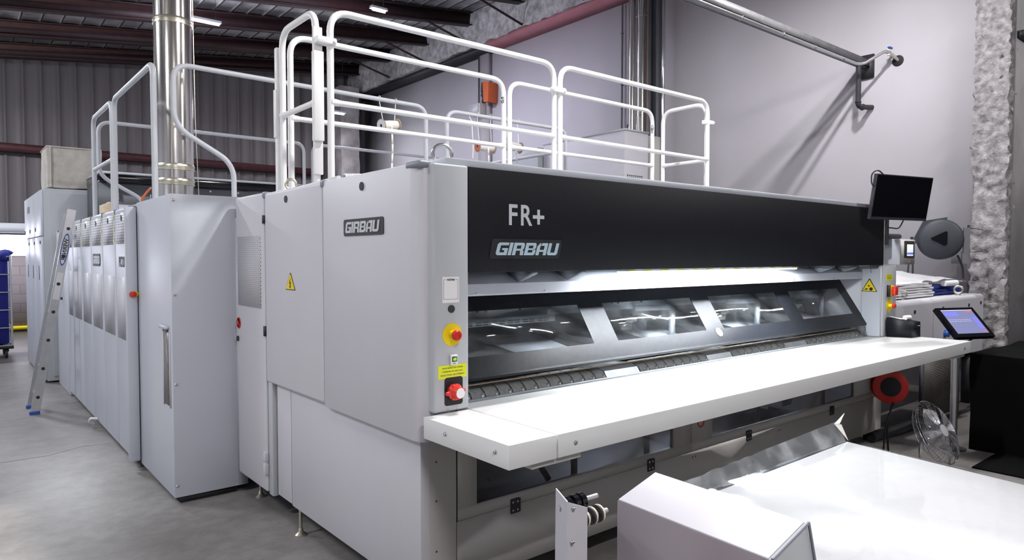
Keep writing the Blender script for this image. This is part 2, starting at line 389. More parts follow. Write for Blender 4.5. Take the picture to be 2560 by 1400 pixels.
struct('trim_3', box(XL, 8.0, YB-.05, YB-.0, .04, .12), 'yellow')
# left wall with a wide open doorway for the sun
lw = nb(); bx(lw, XL-.2, XL, YF, 2.2, 0, 5.2); bx(lw, XL-.2, XL, 5.15, YB, 0, 5.2); bx(lw, XL-.2, XL, 2.2, 5.15, 2.9, 5.2)
struct('wall_left', lw, 'plaster')
struct('wall_front', box(XL-.2, 14.2, YF-.2, YF, 0, 7.4), 'plaster')
struct('wall_side', box(14.0, 14.2, YF, 2.72, 0, 7.4), 'concrete')
struct('wall_behind', box(XW+.25, 14.2, 2.74, 2.95, 0, 7.4), 'concrete')
# roof deck with ribs, slopes gently to the left
bm = nb(); prof = []; x = XL - .2
while x < 14.2:
    z = zr(x)+.30; prof += [(x, z), (x+.25, z+.03), (x+.27, z-.012+.03), (x+.30, z-.012+.03)]; x += .32
A = [bm.verts.new((a, YF-.2, b)) for a, b in prof]; B = [bm.verts.new((a, YB+.2, b)) for a, b in prof]
A2 = [bm.verts.new((a, YF-.2, b+.12)) for a, b in prof]; B2 = [bm.verts.new((a, YB+.2, b+.12)) for a, b in prof]
for i in range(len(prof)-1):
    bm.faces.new((A[i], A[i+1], B[i+1], B[i])); bm.faces.new((A2[i], B2[i], B2[i+1], A2[i+1]))
for q in ((A, A2), (B, B2)):
    for i in range(len(prof)-1): bm.faces.new((q[0][i], q[0][i+1], q[1][i+1], q[1][i]))
struct('ceiling', bm, 'roof')
rb = nb(); x = XL - .2
while x < 9:
    z = zr(x+.285)+.30
    hexa(rb, [(x+.275, YF, z-.025), (x+.295, YF, z-.025), (x+.295, YB, z-.025), (x+.275, YB, z-.025), (x+.275, YF, z+.01), (x+.295, YF, z+.01), (x+.295, YB, z+.01), (x+.275, YB, z+.01)]); x += .32
struct('deck_joint', rb, 'dark', bpy.data.objects['ceiling'])
k = 4
for y in (17.3, 15.6, 13.85, 12.1, 10.4, 8.7, 7.0, 5.3, 3.6, 1.9, .2, -1.5, -3.2):
    bm = nb()
    x0, x1 = XL, 8.95; h = .28
    for dy, za, zb in ((.09, 0, .02), (.006, .02, h-.02), (.09, h-.02, h)):
        hexa(bm, [(x0, y-dy, zr(x0)+za), (x1, y-dy, zr(x1)+za), (x1, y+dy, zr(x1)+za), (x0, y+dy, zr(x0)+za),
                  (x0, y-dy, zr(x0)+zb), (x1, y-dy, zr(x1)+zb), (x1, y+dy, zr(x1)+zb), (x0, y+dy, zr(x0)+zb)])
    t = struct('trim_%d' % k, bm, 'redox'); k += 1
    if 5 < y < 17:
        struct('brace_bar', tube(nb(), [(8.86, y, 6.15), (7.7, y, zr(7.7)+.01)], .022, 6), 'redox', t)
# fire-sprayed beam along the right wall
struct('trim_%d' % k, grid_box(8.82, XW, 1.0, YB, 6.10, 6.86, .075, .045, 3.5), 'spray'); k += 1
struct('trim_%d' % k, box(8.84, XW-.005, 2.8, 11.7, 6.02, 6.10), 'pink'); k += 1
struct('trim_%d' % k, box(8.9, XW-.005, 11.7, YB, 6.0, 6.08), 'dark'); k += 1
struct('trim_%d' % k, box(9.13, XW, 11.9, 12.25, 0, 6.02), 'white_block'); k += 1      # pilaster
# broken pillar where the wall stops
struct('trim_%d' % k, grid_box(9.17, 9.36, 2.42, 2.76, 0, 7.2, .03, .034, 15, seed=4), 'spray2'); k += 1
struct('trim_%d' % k, box(9.30, 14.0, 2.40, 2.74, 0, 7.4), 'concrete'); k += 1
struct('trim_%d' % k, box(9.32, 14.0, 2.34, 2.40, 4.05, 4.13), 'ink'); k += 1
# far corner pillar
struct('trim_%d' % k, grid_box(8.1, 8.62, 16.9, 17.3, 0, 6.1, .08, .02, 3, seed=8), 'concrete2'); k += 1
struct('trim_%d' % k, box(8.62, 8.9, 17.3, 17.6, 0, 6.1), 'darkgrey'); k += 1

for (x, y, z, p, ln, lab, col) in LAMPS:
    t = thing('batten_or_fill_lamp', (x, y, z), lab, 'lamp')
    part('lamp_housing', box(x-ln/2-.03, x+ln/2+.03, y-.05, y+.05, z+.03, z+.075, bev=.006), 'railg', t)
    part('lamp_tube', tube(nb(), [(x-ln/2, y, z+.015), (x+ln/2, y, z+.015)], .018, 10), 'lampglow', t)
    top_ = zr(x)+.30
    rods = nb()
    for dx in (-ln*.4, ln*.4): tube(rods, [(x+dx, y, z+.075), (x+dx, y, top_)], .004, 5)
    part('hanger', rods, 'dark', t)
    area('light', (x, y, z-.012), (x, y, z-1), ln, .12, p, col, t)
    d = bpy.data.lights.new('glow', 'POINT'); d.energy = p * (.16 if y < 5 else .75); d.shadow_soft_size = .05; d.color = col
    o = bpy.data.objects.new('glow', d); C.objects.link(o); o.parent = t; o.location = (0, 0, -.07)

# ---------------------------------------------------------------- the folding machine
fm = thing('folding_machine', (1.5, 2.36, 0), 'big white laundry folding machine with black FR+ front and bright white shelf', 'folding machine')
def rrect(w, h, r, n=4):
    o = []
    for cx, cy, a0 in ((w-r, h-r, 0), (r, h-r, 90), (r, r, 180), (w-r, r, 270)):
        for i in range(n+1):
            a = math.radians(a0 + 90*i/n); o.append((cx + r*math.cos(a), cy + r*math.sin(a)))
    return o
def shear(polys, k): return [[(x + y*k, y) for x, y in p] for p in polys]
def girbau(h, wscale=1.0, slant=.18):
    """block letters G I R B A U, height h"""
    t = .22; L = []
    def R(x0, x1, y0, y1): return [(x0, y0), (x1, y0), (x1, y1), (x0, y1)]
    G = [[(0, .14), (.12, 0), (.25, 0), (.25, 1), (.14, 1), (0, .86)], R(.25, .85, 0, t), R(.25, .85, 1-t, 1), R(.60, .85, t, .56), R(.42, .60, .40, .56)]
    I = [R(0, .25, 0, 1)]
    Rr = [R(0, .25, 0, 1), [(.25, 1), (.25, 1-t), (.85, 1-t), (.85, .88), (.74, 1)], R(.60, .85, .5, 1-t), R(.25, .78, .36, .52), [(.58, .36), (.85, .36), (.88, 0), (.63, 0)]]
    B = [R(0, .25, 0, 1), [(.25, 1), (.25, 1-t), (.85, 1-t), (.85, .88), (.74, 1)], R(.62, .85, .55, 1-t), R(.25, .80, .42, .56), R(.62, .87, t, .45), [(.25, t), (.25, 0), (.75, 0), (.87, .12), (.87, t)]]
    A = [[(0, 0), (.25, 0), (.25, .72), (.36, 1), (.20, 1), (0, .70)], R(.25, .85, 1-t, 1), R(.60, .85, 0, 1-t), R(.25, .60, .28, .44)]
    U = [[(0, 1), (0, .12), (.12, 0), (.25, 0), (.25, 1)], R(.25, .62, 0, t), [(.62, 0), (.75, 0), (.87, .12), (.87, 1), (.62, 1)]]
    x = 0; out = []
    for g, w in ((G, .93), (I, .33), (Rr, .95), (B, .95), (A, .93), (U, .87)):
        out += [[((x + a + b*slant)*h*wscale, b*h) for a, b in p] for p in g]; x += w
    return out, (x + slant) * h * wscale
def plate(par, name, org, xd, ud, w, h, m, r=.01, th=.003, label=None):
    return part(name, plane_poly(nb(), [rrect(w, h, r)], org, xd, ud, th), m, par, label)
def disc(bm, c, n, r, th, seg=20):
    c = Vector(c); return cyl(bm, c, c + Vector(n)*th, r, seg)
FN = (0, -1, 0); SN = (-1, 0, 0)
# side casing (upper) : panels with round front edge
part('side_panel', box(1.49, 1.56, 3.338, 4.168, .835, 1.985, bev=.018, seg=3), 'white', fm)
bm = nb(); prism(bm, [(1.49, 3.332), (1.49, 2.47), (1.497, 2.43), (1.515, 2.405), (1.54, 2.40), (1.56, 2.40), (1.56, 3.332)], 'Z', .825, 1.985, bev=.008)
part('side_panel', bm, 'white', fm)
part('lower_side_panel', box(1.52, 1.57, 3.86, 4.07, .16, .86, bev=.004), 'white', fm)
part('lower_side_panel', box(1.52, 1.57, 2.45, 3.857, .15, .86, bev=.008), 'white', fm)
part('front_post', box(1.525, 1.706, 2.452, 2.60, .15, .95, bev=.004), 'beige', fm)
# door with a perforated field
dr = part('side_door', box(1.49, 1.56, 4.178, 4.70, .15, 1.99, bev=.014, seg=3), 'white', fm)
part('perforated_grille', box(1.487, 1.493, 4.235, 4.66, 1.28, 1.73), 'perf', dr, 'perforated grey ventilation field')
part('door_edge', box(1.50, 1.60, 4.10, 4.168, .14, .84, bev=.008), 'grey', fm)
hb = nb(); bx(hb, 1.475, 1.50, 4.165, 4.20, .26, .33, bev=.003); bx(hb, 1.475, 1.50, 4.165, 4.20, .345, .40, bev=.003)
part('door_hinge', hb, 'white', dr)
part('door_hinge', box(1.482, 1.50, 4.166, 4.185, 1.115, 1.175), 'dark', dr)
part('door_hinge', box(1.482, 1.50, 4.166, 4.185, 1.80, 1.85), 'dark', dr)
# lock dots, caps
for y, z in ((3.82, 1.925), (2.90, 1.925)):
    b = nb(); disc(b, (1.492, y, z), SN, .020, .006); part('panel_lock', b, 'rubber', fm)
for y in (3.335, 4.173):
    part('corner_cap', box(1.486, 1.53, y-.022, y+.022, 1.955, 1.992, bev=.008), 'edge', fm)
part('corner_cap', box(1.485, 1.56, 2.395, 2.51, 1.962, 1.995, bev=.014, seg=3), 'edge', fm)
b = nb(); disc(b, (1.492, 4.66, 1.16), SN, .038, .002, 24); sg = part('sticker', b, 'paper', dr, 'round white prohibition sticker with red ring')
b = ring(nb(), (1.488, 4.66, 1.16), SN, .034, .0035); tube(b, [(1.488, 4.684, 1.184), (1.488, 4.636, 1.136)], .003, 5); part('sticker_ring', b, 'red', dr, 'red ring with a slash')
b = plane_poly(nb(), [[(-.008, -.02), (.006, -.02), (.012, 0), (.004, .018), (-.004, .012)]], (1.4895, 4.66, 1.16), (0, -1, 0), (0, 0, 1)); part('hand_symbol', b, 'ink', dr)
b = nb(); disc(b, (1.49, 4.675, 1.055), SN, .018, .008); part('door_lock', b, 'rubber', dr)
# brand plate on the side
bp = plate(fm, 'brand_plate', (1.4895, 3.085, 1.698), (0, -1, 0), (0, 0, 1), .392, .079, 'dark', r=.012)
ps, w_ = girbau(.052, 1.27); b = plane_poly(nb(), ps, (1.486, 3.065, 1.712), (0, -1, 0), (0, 0, 1)); part('lettering', b, 'letter', bp)
# voltage warning
wt = part('warning_triangle', plane_poly(nb(), [[(-.070, 0), (.070, 0), (.006, .096), (-.006, .096)]], (1.4898, 3.765, 1.412), (0, -1, 0), (0, 0, 1), .0012), 'ink', fm, 'yellow high-voltage warning triangle')
part('triangle_face', plane_poly(nb(), [[(-.062, .004), (.062, .004), (.003, .090), (-.003, .090)]], (1.4886, 3.765, 1.412), (0, -1, 0), (0, 0, 1), .0012), 'yellow', wt)
part('bolt_symbol', plane_poly(nb(), [[(.004, .068), (-.014, .036), (-.002, .038), (-.006, .018), (-.012, .02), (.0, .008), (.009, .022), (.003, .021), (.010, .044), (-.001, .042)]], (1.4874, 3.765, 1.412), (0, -1, 0), (0, 0, 1), .0012), 'ink', wt)

# control column at the left of the front
cc = part('control_column', box(1.532, 1.708, 2.36, 2.56, .952, 1.982, bev=.010, seg=3), 'grey', fm)
part('right_column', box(5.824, 6.08, 2.36, 2.60, .952, 1.525, bev=.006), 'grey', fm)
Yf = 2.36
# paper notice (frame and heading only)
nt_ = part('paper_notice', plane_poly(nb(), [rrect(.084, .108, .002)], (1.573, Yf, 1.408), (1, 0, 0), (0, 0, 1), .001), 'paper', fm, 'small white paper notice taped to the control column')
fr = nb()
for a in ([(.006, .014), (.078, .014), (.078, .0152), (.006, .0152)], [(.006, .014), (.0072, .014), (.0072, .096), (.006, .096)], [(.0768, .014), (.078, .014), (.078, .096), (.0768, .096)], [(.006, .095), (.018, .095), (.018, .0962), (.006, .0962)], [(.064, .095), (.078, .095), (.078, .0962), (.064, .0962)]):
    plane_poly(fr, [a], (1.573, Yf-.001, 1.408), (1, 0, 0), (0, 0, 1), .0004)
part('border', fr, 'ink', nt_)
b = text(nb(), 'mclean', .0135, (1.615, Yf-.0014, 1.5005), (1, 0, 0), (0, 0, 1), .0002, .0004, 'CENTER'); part('lettering', b, 'ink', nt_)
b = nb(); disc(b, (1.617, Yf, 1.382), FN, .0165, .004, 24); part('blanking_plug', b, 'rubber', fm)
es = part('stop_button', lathe(nb(), (1.621, Yf, 1.274), FN, [(0, .048), (.002, .048)], 40), 'yellow', fm, 'red mushroom stop button on a round yellow plate')
part('button_collar', lathe(nb(), (1.621, Yf-.002, 1.274), FN, [(0, .019), (.020, .017), (.022, .014)]), 'yellow', es)
part('button_head', lathe(nb(), (1.621, Yf-.022, 1.274), FN, [(0, .011), (.004, .021), (.014, .0225), (.020, .021), (.024, .017), (.0245, .010), (.0225, .009)]), 'red', es)
# small pressure gauge reading 605
gg = part('pressure_display', box(1.606, 1.640, Yf-.014, Yf, 1.148, 1.190, bev=.002), 'paper', fm, 'small white digital gauge with glowing green 605')
part('display_window', box(1.612, 1.637, Yf-.0148, Yf-.0138, 1.162, 1.184), 'ink', gg)
part('digits', text(nb(), '605', .016, (1.6248, Yf-.0152, 1.167), (1, 0, 0), (0, 0, 1), .0002, .0004, 'CENTER', .70), 'lcdg', gg)
part('badge', box(1.616, 1.632, Yf-.0148, Yf-.0138, 1.1535, 1.1565), 'bluebadge', gg)
# yellow notice, three lines
yl = part('yellow_notice', plane_poly(nb(), [[(0, 0), (.143, .0), (.143, .056), (0, .056)]], (1.551, Yf, 1.092), (1, 0, 0), (0, 0, 1), .001), 'yellowl', fm, 'yellow notice with three lines of small print')
b = nb()
for i, s_ in enumerate(('VANNE GENERALE AIR COMPRIME', 'COMPRESSED AIR MAIN VALVE', 'VALVULA GENERAL AIRE COMPRIMIDO')):
    text(b, s_, .0082, (1.6225, Yf-.0013, 1.133-.0145*i), (1, 0, 0), (0, 0, 1), .0002, 0, 'CENTER', .83 if i != 1 else .9)
part('lettering', b, 'ink', yl)
# rotary air valve in a dark recess
rc = part('valve_recess', plane_poly(nb(), [rrect(.092, .118, .012)], (1.582, Yf-.0005, .978), (1, 0, 0), (0, 0, 1), .001), 'ink', fm)
vb = nb(); lathe(vb, (1.624, Yf-.001, 1.036), FN, [(0, .032), (.020, .036), (.024, .030), (.040, .026), (.052, .024), (.056, .022)], 10)
for a in (60, 120, 185, 240, 300, 5):
    d = Vector((math.cos(math.radians(a)), 0, math.sin(math.radians(a)))); c0 = Vector((1.624, Yf-.02, 1.036))
    cyl(vb, c0 + d*.014, c0 + d*(.046 if a in (185, 5) else .035), .012, 10, .008)
vk = part('air_valve_knob', vb, 'redgrip', fm, 'red ribbed rotary valve knob with white face')
part('knob_face', lathe(nb(), (1.624, Yf-.057, 1.036), FN, [(0, .021), (.002, .020)]), 'paper', vk)
b = nb()
for x, z in ((1.598, 1.108), (1.648, 1.108), (1.598, .962), (1.648, .962)): lathe(b, (x, Yf, z), FN, [(0, .0042), (.002, .0035), (.003, .002)], 10)
part('screws', b, 'bolt', fm)

# black header
hd = part('black_header', box(1.709, 5.832, 2.362, 2.46, 1.532, 1.980, bev=.003), 'black', fm, 'long matt black header panel')
part('top_edge', box(1.60, 5.62, 2.375, 2.50, 1.980, 2.012, bev=.004), 'cool', fm)
part('header_end', box(5.832, 5.842, 2.362, 2.60, 1.525, 1.978), 'grey', fm)
b = text(nb(), 'F', .130, (1.922, Yf+.002, 1.742), (1, 0, 0), (0, 0, 1), .001, .0022, 'LEFT', .95); text(b, 'R', .130, (1.992, Yf+.002, 1.742), (1, 0, 0), (0, 0, 1), .001, .0022, 'LEFT', .90)
plane_poly(b, [[(.027, 0), (.043, 0), (.043, .026), (.070, .026), (.070, .042), (.043, .042), (.043, .068), (.027, .068), (.027, .042), (0, .042), (0, .026), (.027, .026)]], (2.070, Yf+.002, 1.747), (1, 0, 0), (0, 0, 1), .001)
part('model_lettering', b, 'letter', hd)
bp2 = part('brand_plate', plane_poly(nb(), shear([rrect(.418, .088, .014)], .22), (1.815, Yf+.002, 1.590), (1, 0, 0), (0, 0, 1), .004), 'ink', fm, 'glossy black brand plate with slanted silver letters')
ps, w_ = girbau(.056, 1.32, .24); part('lettering', plane_poly(nb(), ps, (1.848, Yf-.002, 1.606), (1, 0, 0), (0, 0, 1), .0015), 'letterg', bp2)
# body behind (keeps light out)
part('top_cover', box(1.562, 6.06, 2.50, 4.69, 1.94, 1.975), 'grey', fm)
part('rear_body', box(1.60, 6.06, 4.2, 4.70, .2, 1.94), 'cool', fm)
part('right_side_panel', box(6.06, 6.10, 2.60, 4.70, .16, 1.97, bev=.005), 'white', fm)
# lit inner strip with its light bar
part('inner_fascia', prism(nb(), [(2.62, 1.535), (2.512, 1.474), (2.510, 1.420), (2.522, 1.420), (2.524, 1.470), (2.63, 1.528)], 'X', 1.715, 5.80), 'cool', fm)
b = nb()
for x in (1.75, 1.86, 2.28, 2.89, 3.5, 4.1, 4.7, 5.3, 5.72): lathe(b, (x, 2.511, 1.432), FN, [(0, .005), (.003, .004), (.004, .002)], 8)
part('fascia_screws', b, 'bolt', fm)
for x in (2.10, 2.42, 5.05, 5.45): part('strip_bracket', hexa(nb(), [(x, 2.40, 1.52), (x+.035, 2.40, 1.52), (x+.030, 2.508, 1.480), (x+.008, 2.508, 1.480), (x, 2.40, 1.53), (x+.035, 2.40, 1.53), (x+.035, 2.60, 1.531), (x, 2.60, 1.531)]), 'edge', fm)
part('header_underside', box(1.715, 5.80, 2.40, 2.70, 1.532, 1.540), 'cool', fm)
lb = part('light_bar', box(2.70, 4.52, 2.385, 2.425, 1.522, 1.531), 'railg', fm, 'glowing white light bar under the black header')
part('light_tube', box(2.71, 4.51, 2.390, 2.420, 1.514, 1.523, bev=.003), 'led', lb)
b = nb()
x = 2.75
while x < 4.5: bx(b, x, x+.06, 2.382, 2.3855, 1.523, 1.530); x += .14
part('yellow_tape', b, 'yellowl', lb)
wr = nb(); ps_ = [(4.55 + i*.05, 2.40, 1.524 - .010*abs(math.sin(i*.55))) for i in range(26)]; tube(wr, ps_, .002, 5)
tube(wr, fillet([(5.68, 2.40, 1.52), (5.69, 2.40, 1.49), (5.72, 2.41, 1.47)], .02), .0015, 5)
for i in (4, 11, 18, 25): disc(wr, (4.55+i*.05, 2.395, 1.513), FN, .006, .006, 8)
part('loose_wire', wr, 'ink', fm)
lt = area('light', (3.62, 2.405, 1.512), (3.62, 2.425, .95), 2.0, .03, 72, (.93, .97, 1.0)); lt.location = Vector((3.62, 2.405, 1.512)) - WP[fm]; lt.parent = fm
# inner end walls
part('inner_end_wall', box(5.800, 5.822, 2.37, 3.9, .95, 1.53), 'cool', fm)
part('inner_end_wall', box(1.710, 1.722, 2.45, 3.9, .95, 1.53), 'cool', fm)
b = nb(); prism(b, [(2.37, .955), (2.46, .955), (2.51, 1.10), (2.51, 1.50), (2.37, 1.50)], 'X', 5.793, 5.801)
part('end_wall_flange', b, 'cool', fm)
tri = part('warning_triangle', plane_poly(nb(), [[(-.062, 0), (.062, 0), (.004, .105), (-.004, .105)]], (5.7925, 2.452, 1.315), (0, -1, 0), (0, 0, 1), .0012), 'ink', fm, 'yellow crushing-hazard warning triangle')
part('triangle_face', plane_poly(nb(), [[(-.054, .005), (.054, .005), (.001, .096), (-.001, .096)]], (5.7912, 2.452, 1.315), (0, -1, 0), (0, 0, 1), .0012), 'yellow', tri)
b = nb(); disc(b, (5.790, 2.438, 1.336), SN, .014, .0008, 16); disc(b, (5.790, 2.456, 1.362), SN, .007, .0008, 12)
plane_poly(b, [[(-.034, .012), (-.012, .018), (-.012, .026), (-.024, .026), (-.036, .020)]], (5.790, 2.452, 1.315), (0, -1, 0), (0, 0, 1), .0008)
part('rollers_symbol', b, 'ink', tri)
# hood frame with four panes, on a sloping plane
h0, h1 = Vector((0, 2.474, 1.06)), Vector((0, 2.70, 1.41)); sl = (h1-h0); HL = sl.length; hu = sl.normalized(); hn = Vector((0, -hu.z, hu.y))
def hp(x, s, d=0): return Vector((x, 0, 0)) + h0 + hu*s - hn*(-d)*1.0
WIN = [(1.80, 2.65), (2.84, 3.66), (3.85, 4.68), (4.87, 5.67)]
s0, s1 = .094, .332
hb = nb()
def slab(bm, x0, x1, a, b, t=.006):
    hexa(bm, [hp(x0, a, -t), hp(x1, a, -t), hp(x1, b, -t), hp(x0, b, -t), hp(x0, a), hp(x1, a), hp(x1, b), hp(x0, b)])
slab(hb, 1.724, 5.799, 0, s0); slab(hb, 1.724, 5.799, s1, HL)
ed = [1.724] + [v for w in WIN for v in w] + [5.799]
for i in range(0, len(ed), 2): slab(hb, ed[i], ed[i+1], s0, s1)
bmesh.ops.recalc_face_normals(hb, faces=hb.faces)
prism(hb, [(2.474, 1.06), (2.468, 1.052), (2.472, 1.040), (2.50, 1.034), (2.50, 1.040), (2.480, 1.045), (2.476, 1.052), (2.482, 1.06)], 'X', 1.724, 5.799)
prism(hb, [(2.70, 1.41), (2.74, 1.43), (2.74, 1.436), (2.695, 1.412)], 'X', 1.724, 5.799)
hood = part('hood', hb, 'hood', fm, 'sloping dark hood with four viewing windows')
for w0, w1 in WIN:
    g = nb(); slab(g, w0, w1, s0, s1, .003); pn = part('window_pane', g, 'glass', hood)
b = nb(); c = hp(3.775, .072, .002)
lathe(b, c, hn, [(0, .030), (.001, .030)], 24); part('sticker', b, 'paper', hood, 'round white sticker')
# what is behind the panes
part('inner_back_wall', box(1.722, 5.80, 3.45, 3.47, .95, 1.50), 'void', fm)
part('inner_floor', box(1.722, 5.80, 2.66, 3.45, .93, .945), 'void', fm)
part('inner_ceiling', box(1.722, 5.80, 2.74, 3.45, 1.47, 1.48), 'galv', fm)
rl = nb(); bx(rl, 1.73, 5.79, 2.86, 2.875, 1.27, 1.47); bx(rl, 1.80, 2.62, 2.80, 2.862, 1.24, 1.275)
rail_ = part('cross_rail', rl, 'galv', fm, 'galvanised cross rail with slots')
b = nb()
for i in range(7):
    x = 1.86 + i*.105
    for dz in (.0, .012): bx(b, x, x+.035, 2.797, 2.801, 1.247+dz, 1.250+dz); bx(b, x+.045, x+.08, 2.797, 2.801, 1.247+dz, 1.250+dz)
for w0, w1 in WIN:
    for f in (.3, .38, .45, .72): disc(b, (w0+(w1-w0)*f, 2.86, 1.315), FN, .008, .003, 12)
part('slots', b, 'ink', rail_)
for w0, w1 in WIN[1:]:
    m0 = w0+.12; b = nb(); bx(b, m0, m0+.11, 2.80, 2.86, 1.315, 1.33); bx(b, m0, m0+.11, 2.80, 2.805, 1.29, 1.33)
    tube(b, fillet([(m0, 2.83, 1.34), (m0-.03, 2.83, 1.38), (m0+.03, 2.83, 1.41), (m0+.07, 2.83, 1.37), (m0+.12, 2.83, 1.39), (m0+.13, 2.83, 1.34)], .03), .003, 6)
    part('valve_block', b, 'alu', fm)
    b = nb(); lathe(b, (m0+.24, 2.80, 1.21), (1, -.4, 0), [(0, .022), (.05, .022), (.055, .012), (.08, .012)], 14); bx(b, m0+.22, m0+.30, 2.79, 2.84, 1.15, 1.19)
    a_ = part('air_cylinder', b, 'alu', fm)
    part('air_hose', tube(nb(), fillet([(m0+.30, 2.80, 1.24), (m0+.38, 2.79, 1.25), (m0+.43, 2.79, 1.20), (m0+.44, 2.80, 1.14)], .05), .007, 8), 'ink', fm)
    b = nb(); hexa(b, [(w1-.30, 2.84, 1.255), (w1-.04, 2.76, 1.255), (w1-.04, 2.78, 1.255), (w1-.30, 2.86, 1.255), (w1-.30, 2.84, 1.29), (w1-.04, 2.76, 1.29), (w1-.04, 2.78, 1.29), (w1-.30, 2.86, 1.29)])
    hexa(b, [(w1-.05, 2.75, 1.10), (w1-.02, 2.75, 1.10), (w1-.02, 2.78, 1.10), (w1-.05, 2.78, 1.10), (w1-.05, 2.75, 1.285), (w1-.02, 2.75, 1.285), (w1-.02, 2.78, 1.285), (w1-.05, 2.78, 1.285)])
    part('arm_bracket', b, 'cool', fm)
for w0, w1 in WIN:      # sloping plates, half white guide sheets, dark belts with yellow dashes and lint
    part('guide_sheet', hexa(nb(), [(w0+.55, 2.58, 1.05), (w1+.05, 2.58, 1.05), (w1+.05, 3.3, 1.18), (w0+.45, 3.3, 1.18), (w0+.55, 2.58, 1.055), (w1+.05, 2.58, 1.055), (w1+.05, 3.3, 1.185), (w0+.45, 3.3, 1.185)]), 'cool', fm)
    b = nb(); hexa(b, [(w0+.10, 2.58, 1.04), (w0+.56, 2.58, 1.04), (w0+.46, 3.3, 1.17), (w0+.10, 3.3, 1.17), (w0+.10, 2.58, 1.045), (w0+.56, 2.58, 1.045), (w0+.46, 3.3, 1.175), (w0+.10, 3.3, 1.175)])
    dp = part('dark_plate', b, 'dark', fm)
    b = nb()
    for i in range(4): x = w0+.20+i*.09; hexa(b, [(x, 2.70, 1.0635), (x+.04, 2.70, 1.0635), (x+.05, 2.76, 1.0745), (x+.015, 2.76, 1.0745), (x, 2.70, 1.068), (x+.04, 2.70, 1.068), (x+.05, 2.76, 1.079), (x+.015, 2.76, 1.079)])
    part('yellow_dash', b, 'yellow', dp)
    b = nb()
    for i in range(60):
        u = random.random(); v = abs(random.gauss(0, .3)); x = w0+.15+u*.42; y = 2.61+.13*min(v, 1)
        ball(b, (x, y, 1.049+(y-2.58)*.18), .008+.016*random.random(), (1.8, 1, .25), .5, i, 1)
    part('lint', b, 'cloth', dp)['kind'] = 'stuff'
b = nb()
for i in range(5): hexa(b, [(1.73, 2.60+i*.035, 1.055), (2.25-i*.03, 2.56+i*.03, 1.055), (2.25-i*.03, 2.585+i*.03, 1.055), (1.73, 2.627+i*.035, 1.055), (1.73, 2.60+i*.035, 1.061), (2.25-i*.03, 2.56+i*.03, 1.061), (2.25-i*.03, 2.585+i*.03, 1.061), (1.73, 2.627+i*.035, 1.061)])
part('inner_slats', b, 'alu', fm)
# exit belts
def belt_run(x0, x1):
    n = round((x1-x0)/.081); p = (x1-x0)/n
    for i in range(n):
        x = x0 + p*i; b = nb()
        pr = [(2.66, 1.000), (2.60, 1.004), (2.555, 1.000), (2.525, .992), (2.505, .980), (2.492, .964), (2.486, .948)]
        prism(b, pr + [(y+.004, z-.004) for y, z in reversed(pr)], 'X', x+.003, x+p-.006)
        bl = part('exit_belt', b, 'belt', fm)
        part('belt_clip', hexa(nb(), [(x+p-.022, 2.4865, .947), (x+p-.005, 2.4865, .947), (x+p-.005, 2.4975, .972), (x+p-.022, 2.4975, .972), (x+p-.022, 2.483, .948), (x+p-.005, 2.483, .948), (x+p-.005, 2.4945, .974), (x+p-.022, 2.4945, .974)]), 'galv', bl)
for a, b_ in ((1.735, 2.705), (2.985, 3.63), (3.90, 4.56), (4.87, 5.76)): belt_run(a, b_)
for a, b_ in ((2.71, 2.98), (3.635, 3.895), (4.565, 4.865)):
    part('exit_plate', prism(nb(), [(2.66, .998), (2.56, .992), (2.52, .980), (2.50, .955), (2.49, .955), (2.51, .985), (2.55, .998), (2.66, 1.004)], 'X', a, b_), 'galv', fm)
part('belt_roller', cyl(nb(), (1.725, 2.545, .955), (5.798, 2.545, .955), .035, 24), 'beltbrown', fm)
part('nose_bar', cyl(nb(), (1.725, 2.555, 1.0045), (5.798, 2.555, 1.0045), .0034, 8), 'gold', fm)
part('exit_lip', box(1.715, 5.80, 2.468, 2.484, .93, .957, bev=.002), 'galv', fm)
# shelf
part('shelf', box(1.711, 6.07, 1.81, 2.458, .862, .95, bev=.003), 'tablew', fm, 'long white shelf')
part('end_shelf', box(1.478, 1.705, 1.81, 2.357, .862, .95, bev=.003), 'tablew', fm, 'short white end shelf')
for x0, x1 in ((1.60, 1.85), (5.72, 6.0)): part('shelf_bracket', box(x0, x1, 1.83, 1.90, .836, .862, bev=.002), 'beige', fm)
b = nb()
for y in (2.20, 1.885): lathe(b, (1.478, y, .912), SN, [(0, .009), (.004, .008), (.007, .004)], 14)
lathe(b, (1.80, 1.81, .905), FN, [(0, .009), (.004, .008), (.007, .004)], 14); lathe(b, (5.93, 1.81, .905), FN, [(0, .009), (.004, .008), (.007, .004)], 14)
part('shelf_screws', b, 'bolt', fm)
# lower front
Yl = 2.45
fp = nb(); bx(fp, 1.708, 5.94, Yl, Yl+.03, .15, .432)
# framed panels above the hinge line, two long window openings
def frame_panel(x0, x1, wx0, wx1, wz0, wz1, z0=.436, z1=.93):
    b = nb(); bx(b, x0, x1, Yl, Yl+.03, z0, wz0); bx(b, x0, x1, Yl, Yl+.03, wz1, z1); bx(b, x0, wx0, Yl, Yl+.03, wz0, wz1); bx(b, wx1, x1, Yl, Yl+.03, wz0, wz1)
    f = part('upper_front_panel', b, 'beige', fm); part('window_pane', box(wx0-.003, wx1+.003, Yl+.010, Yl+.014, wz0-.003, wz1+.003), 'smoke', f); return f
frame_panel(1.712, 3.403, 1.815, 3.24, .486, .90); frame_panel(3.409, 5.94, 3.62, 5.557, .486, .90)
part('lower_front_panel', fp, 'beige', fm)
part('seam', box(1.706, 1.713, Yl+.004, Yl+.03, .15, .93), 'ink', fm)
part('machine_end', box(5.942, 6.06, Yl+.002, 2.62, .15, .86, bev=.004), 'beige', fm)
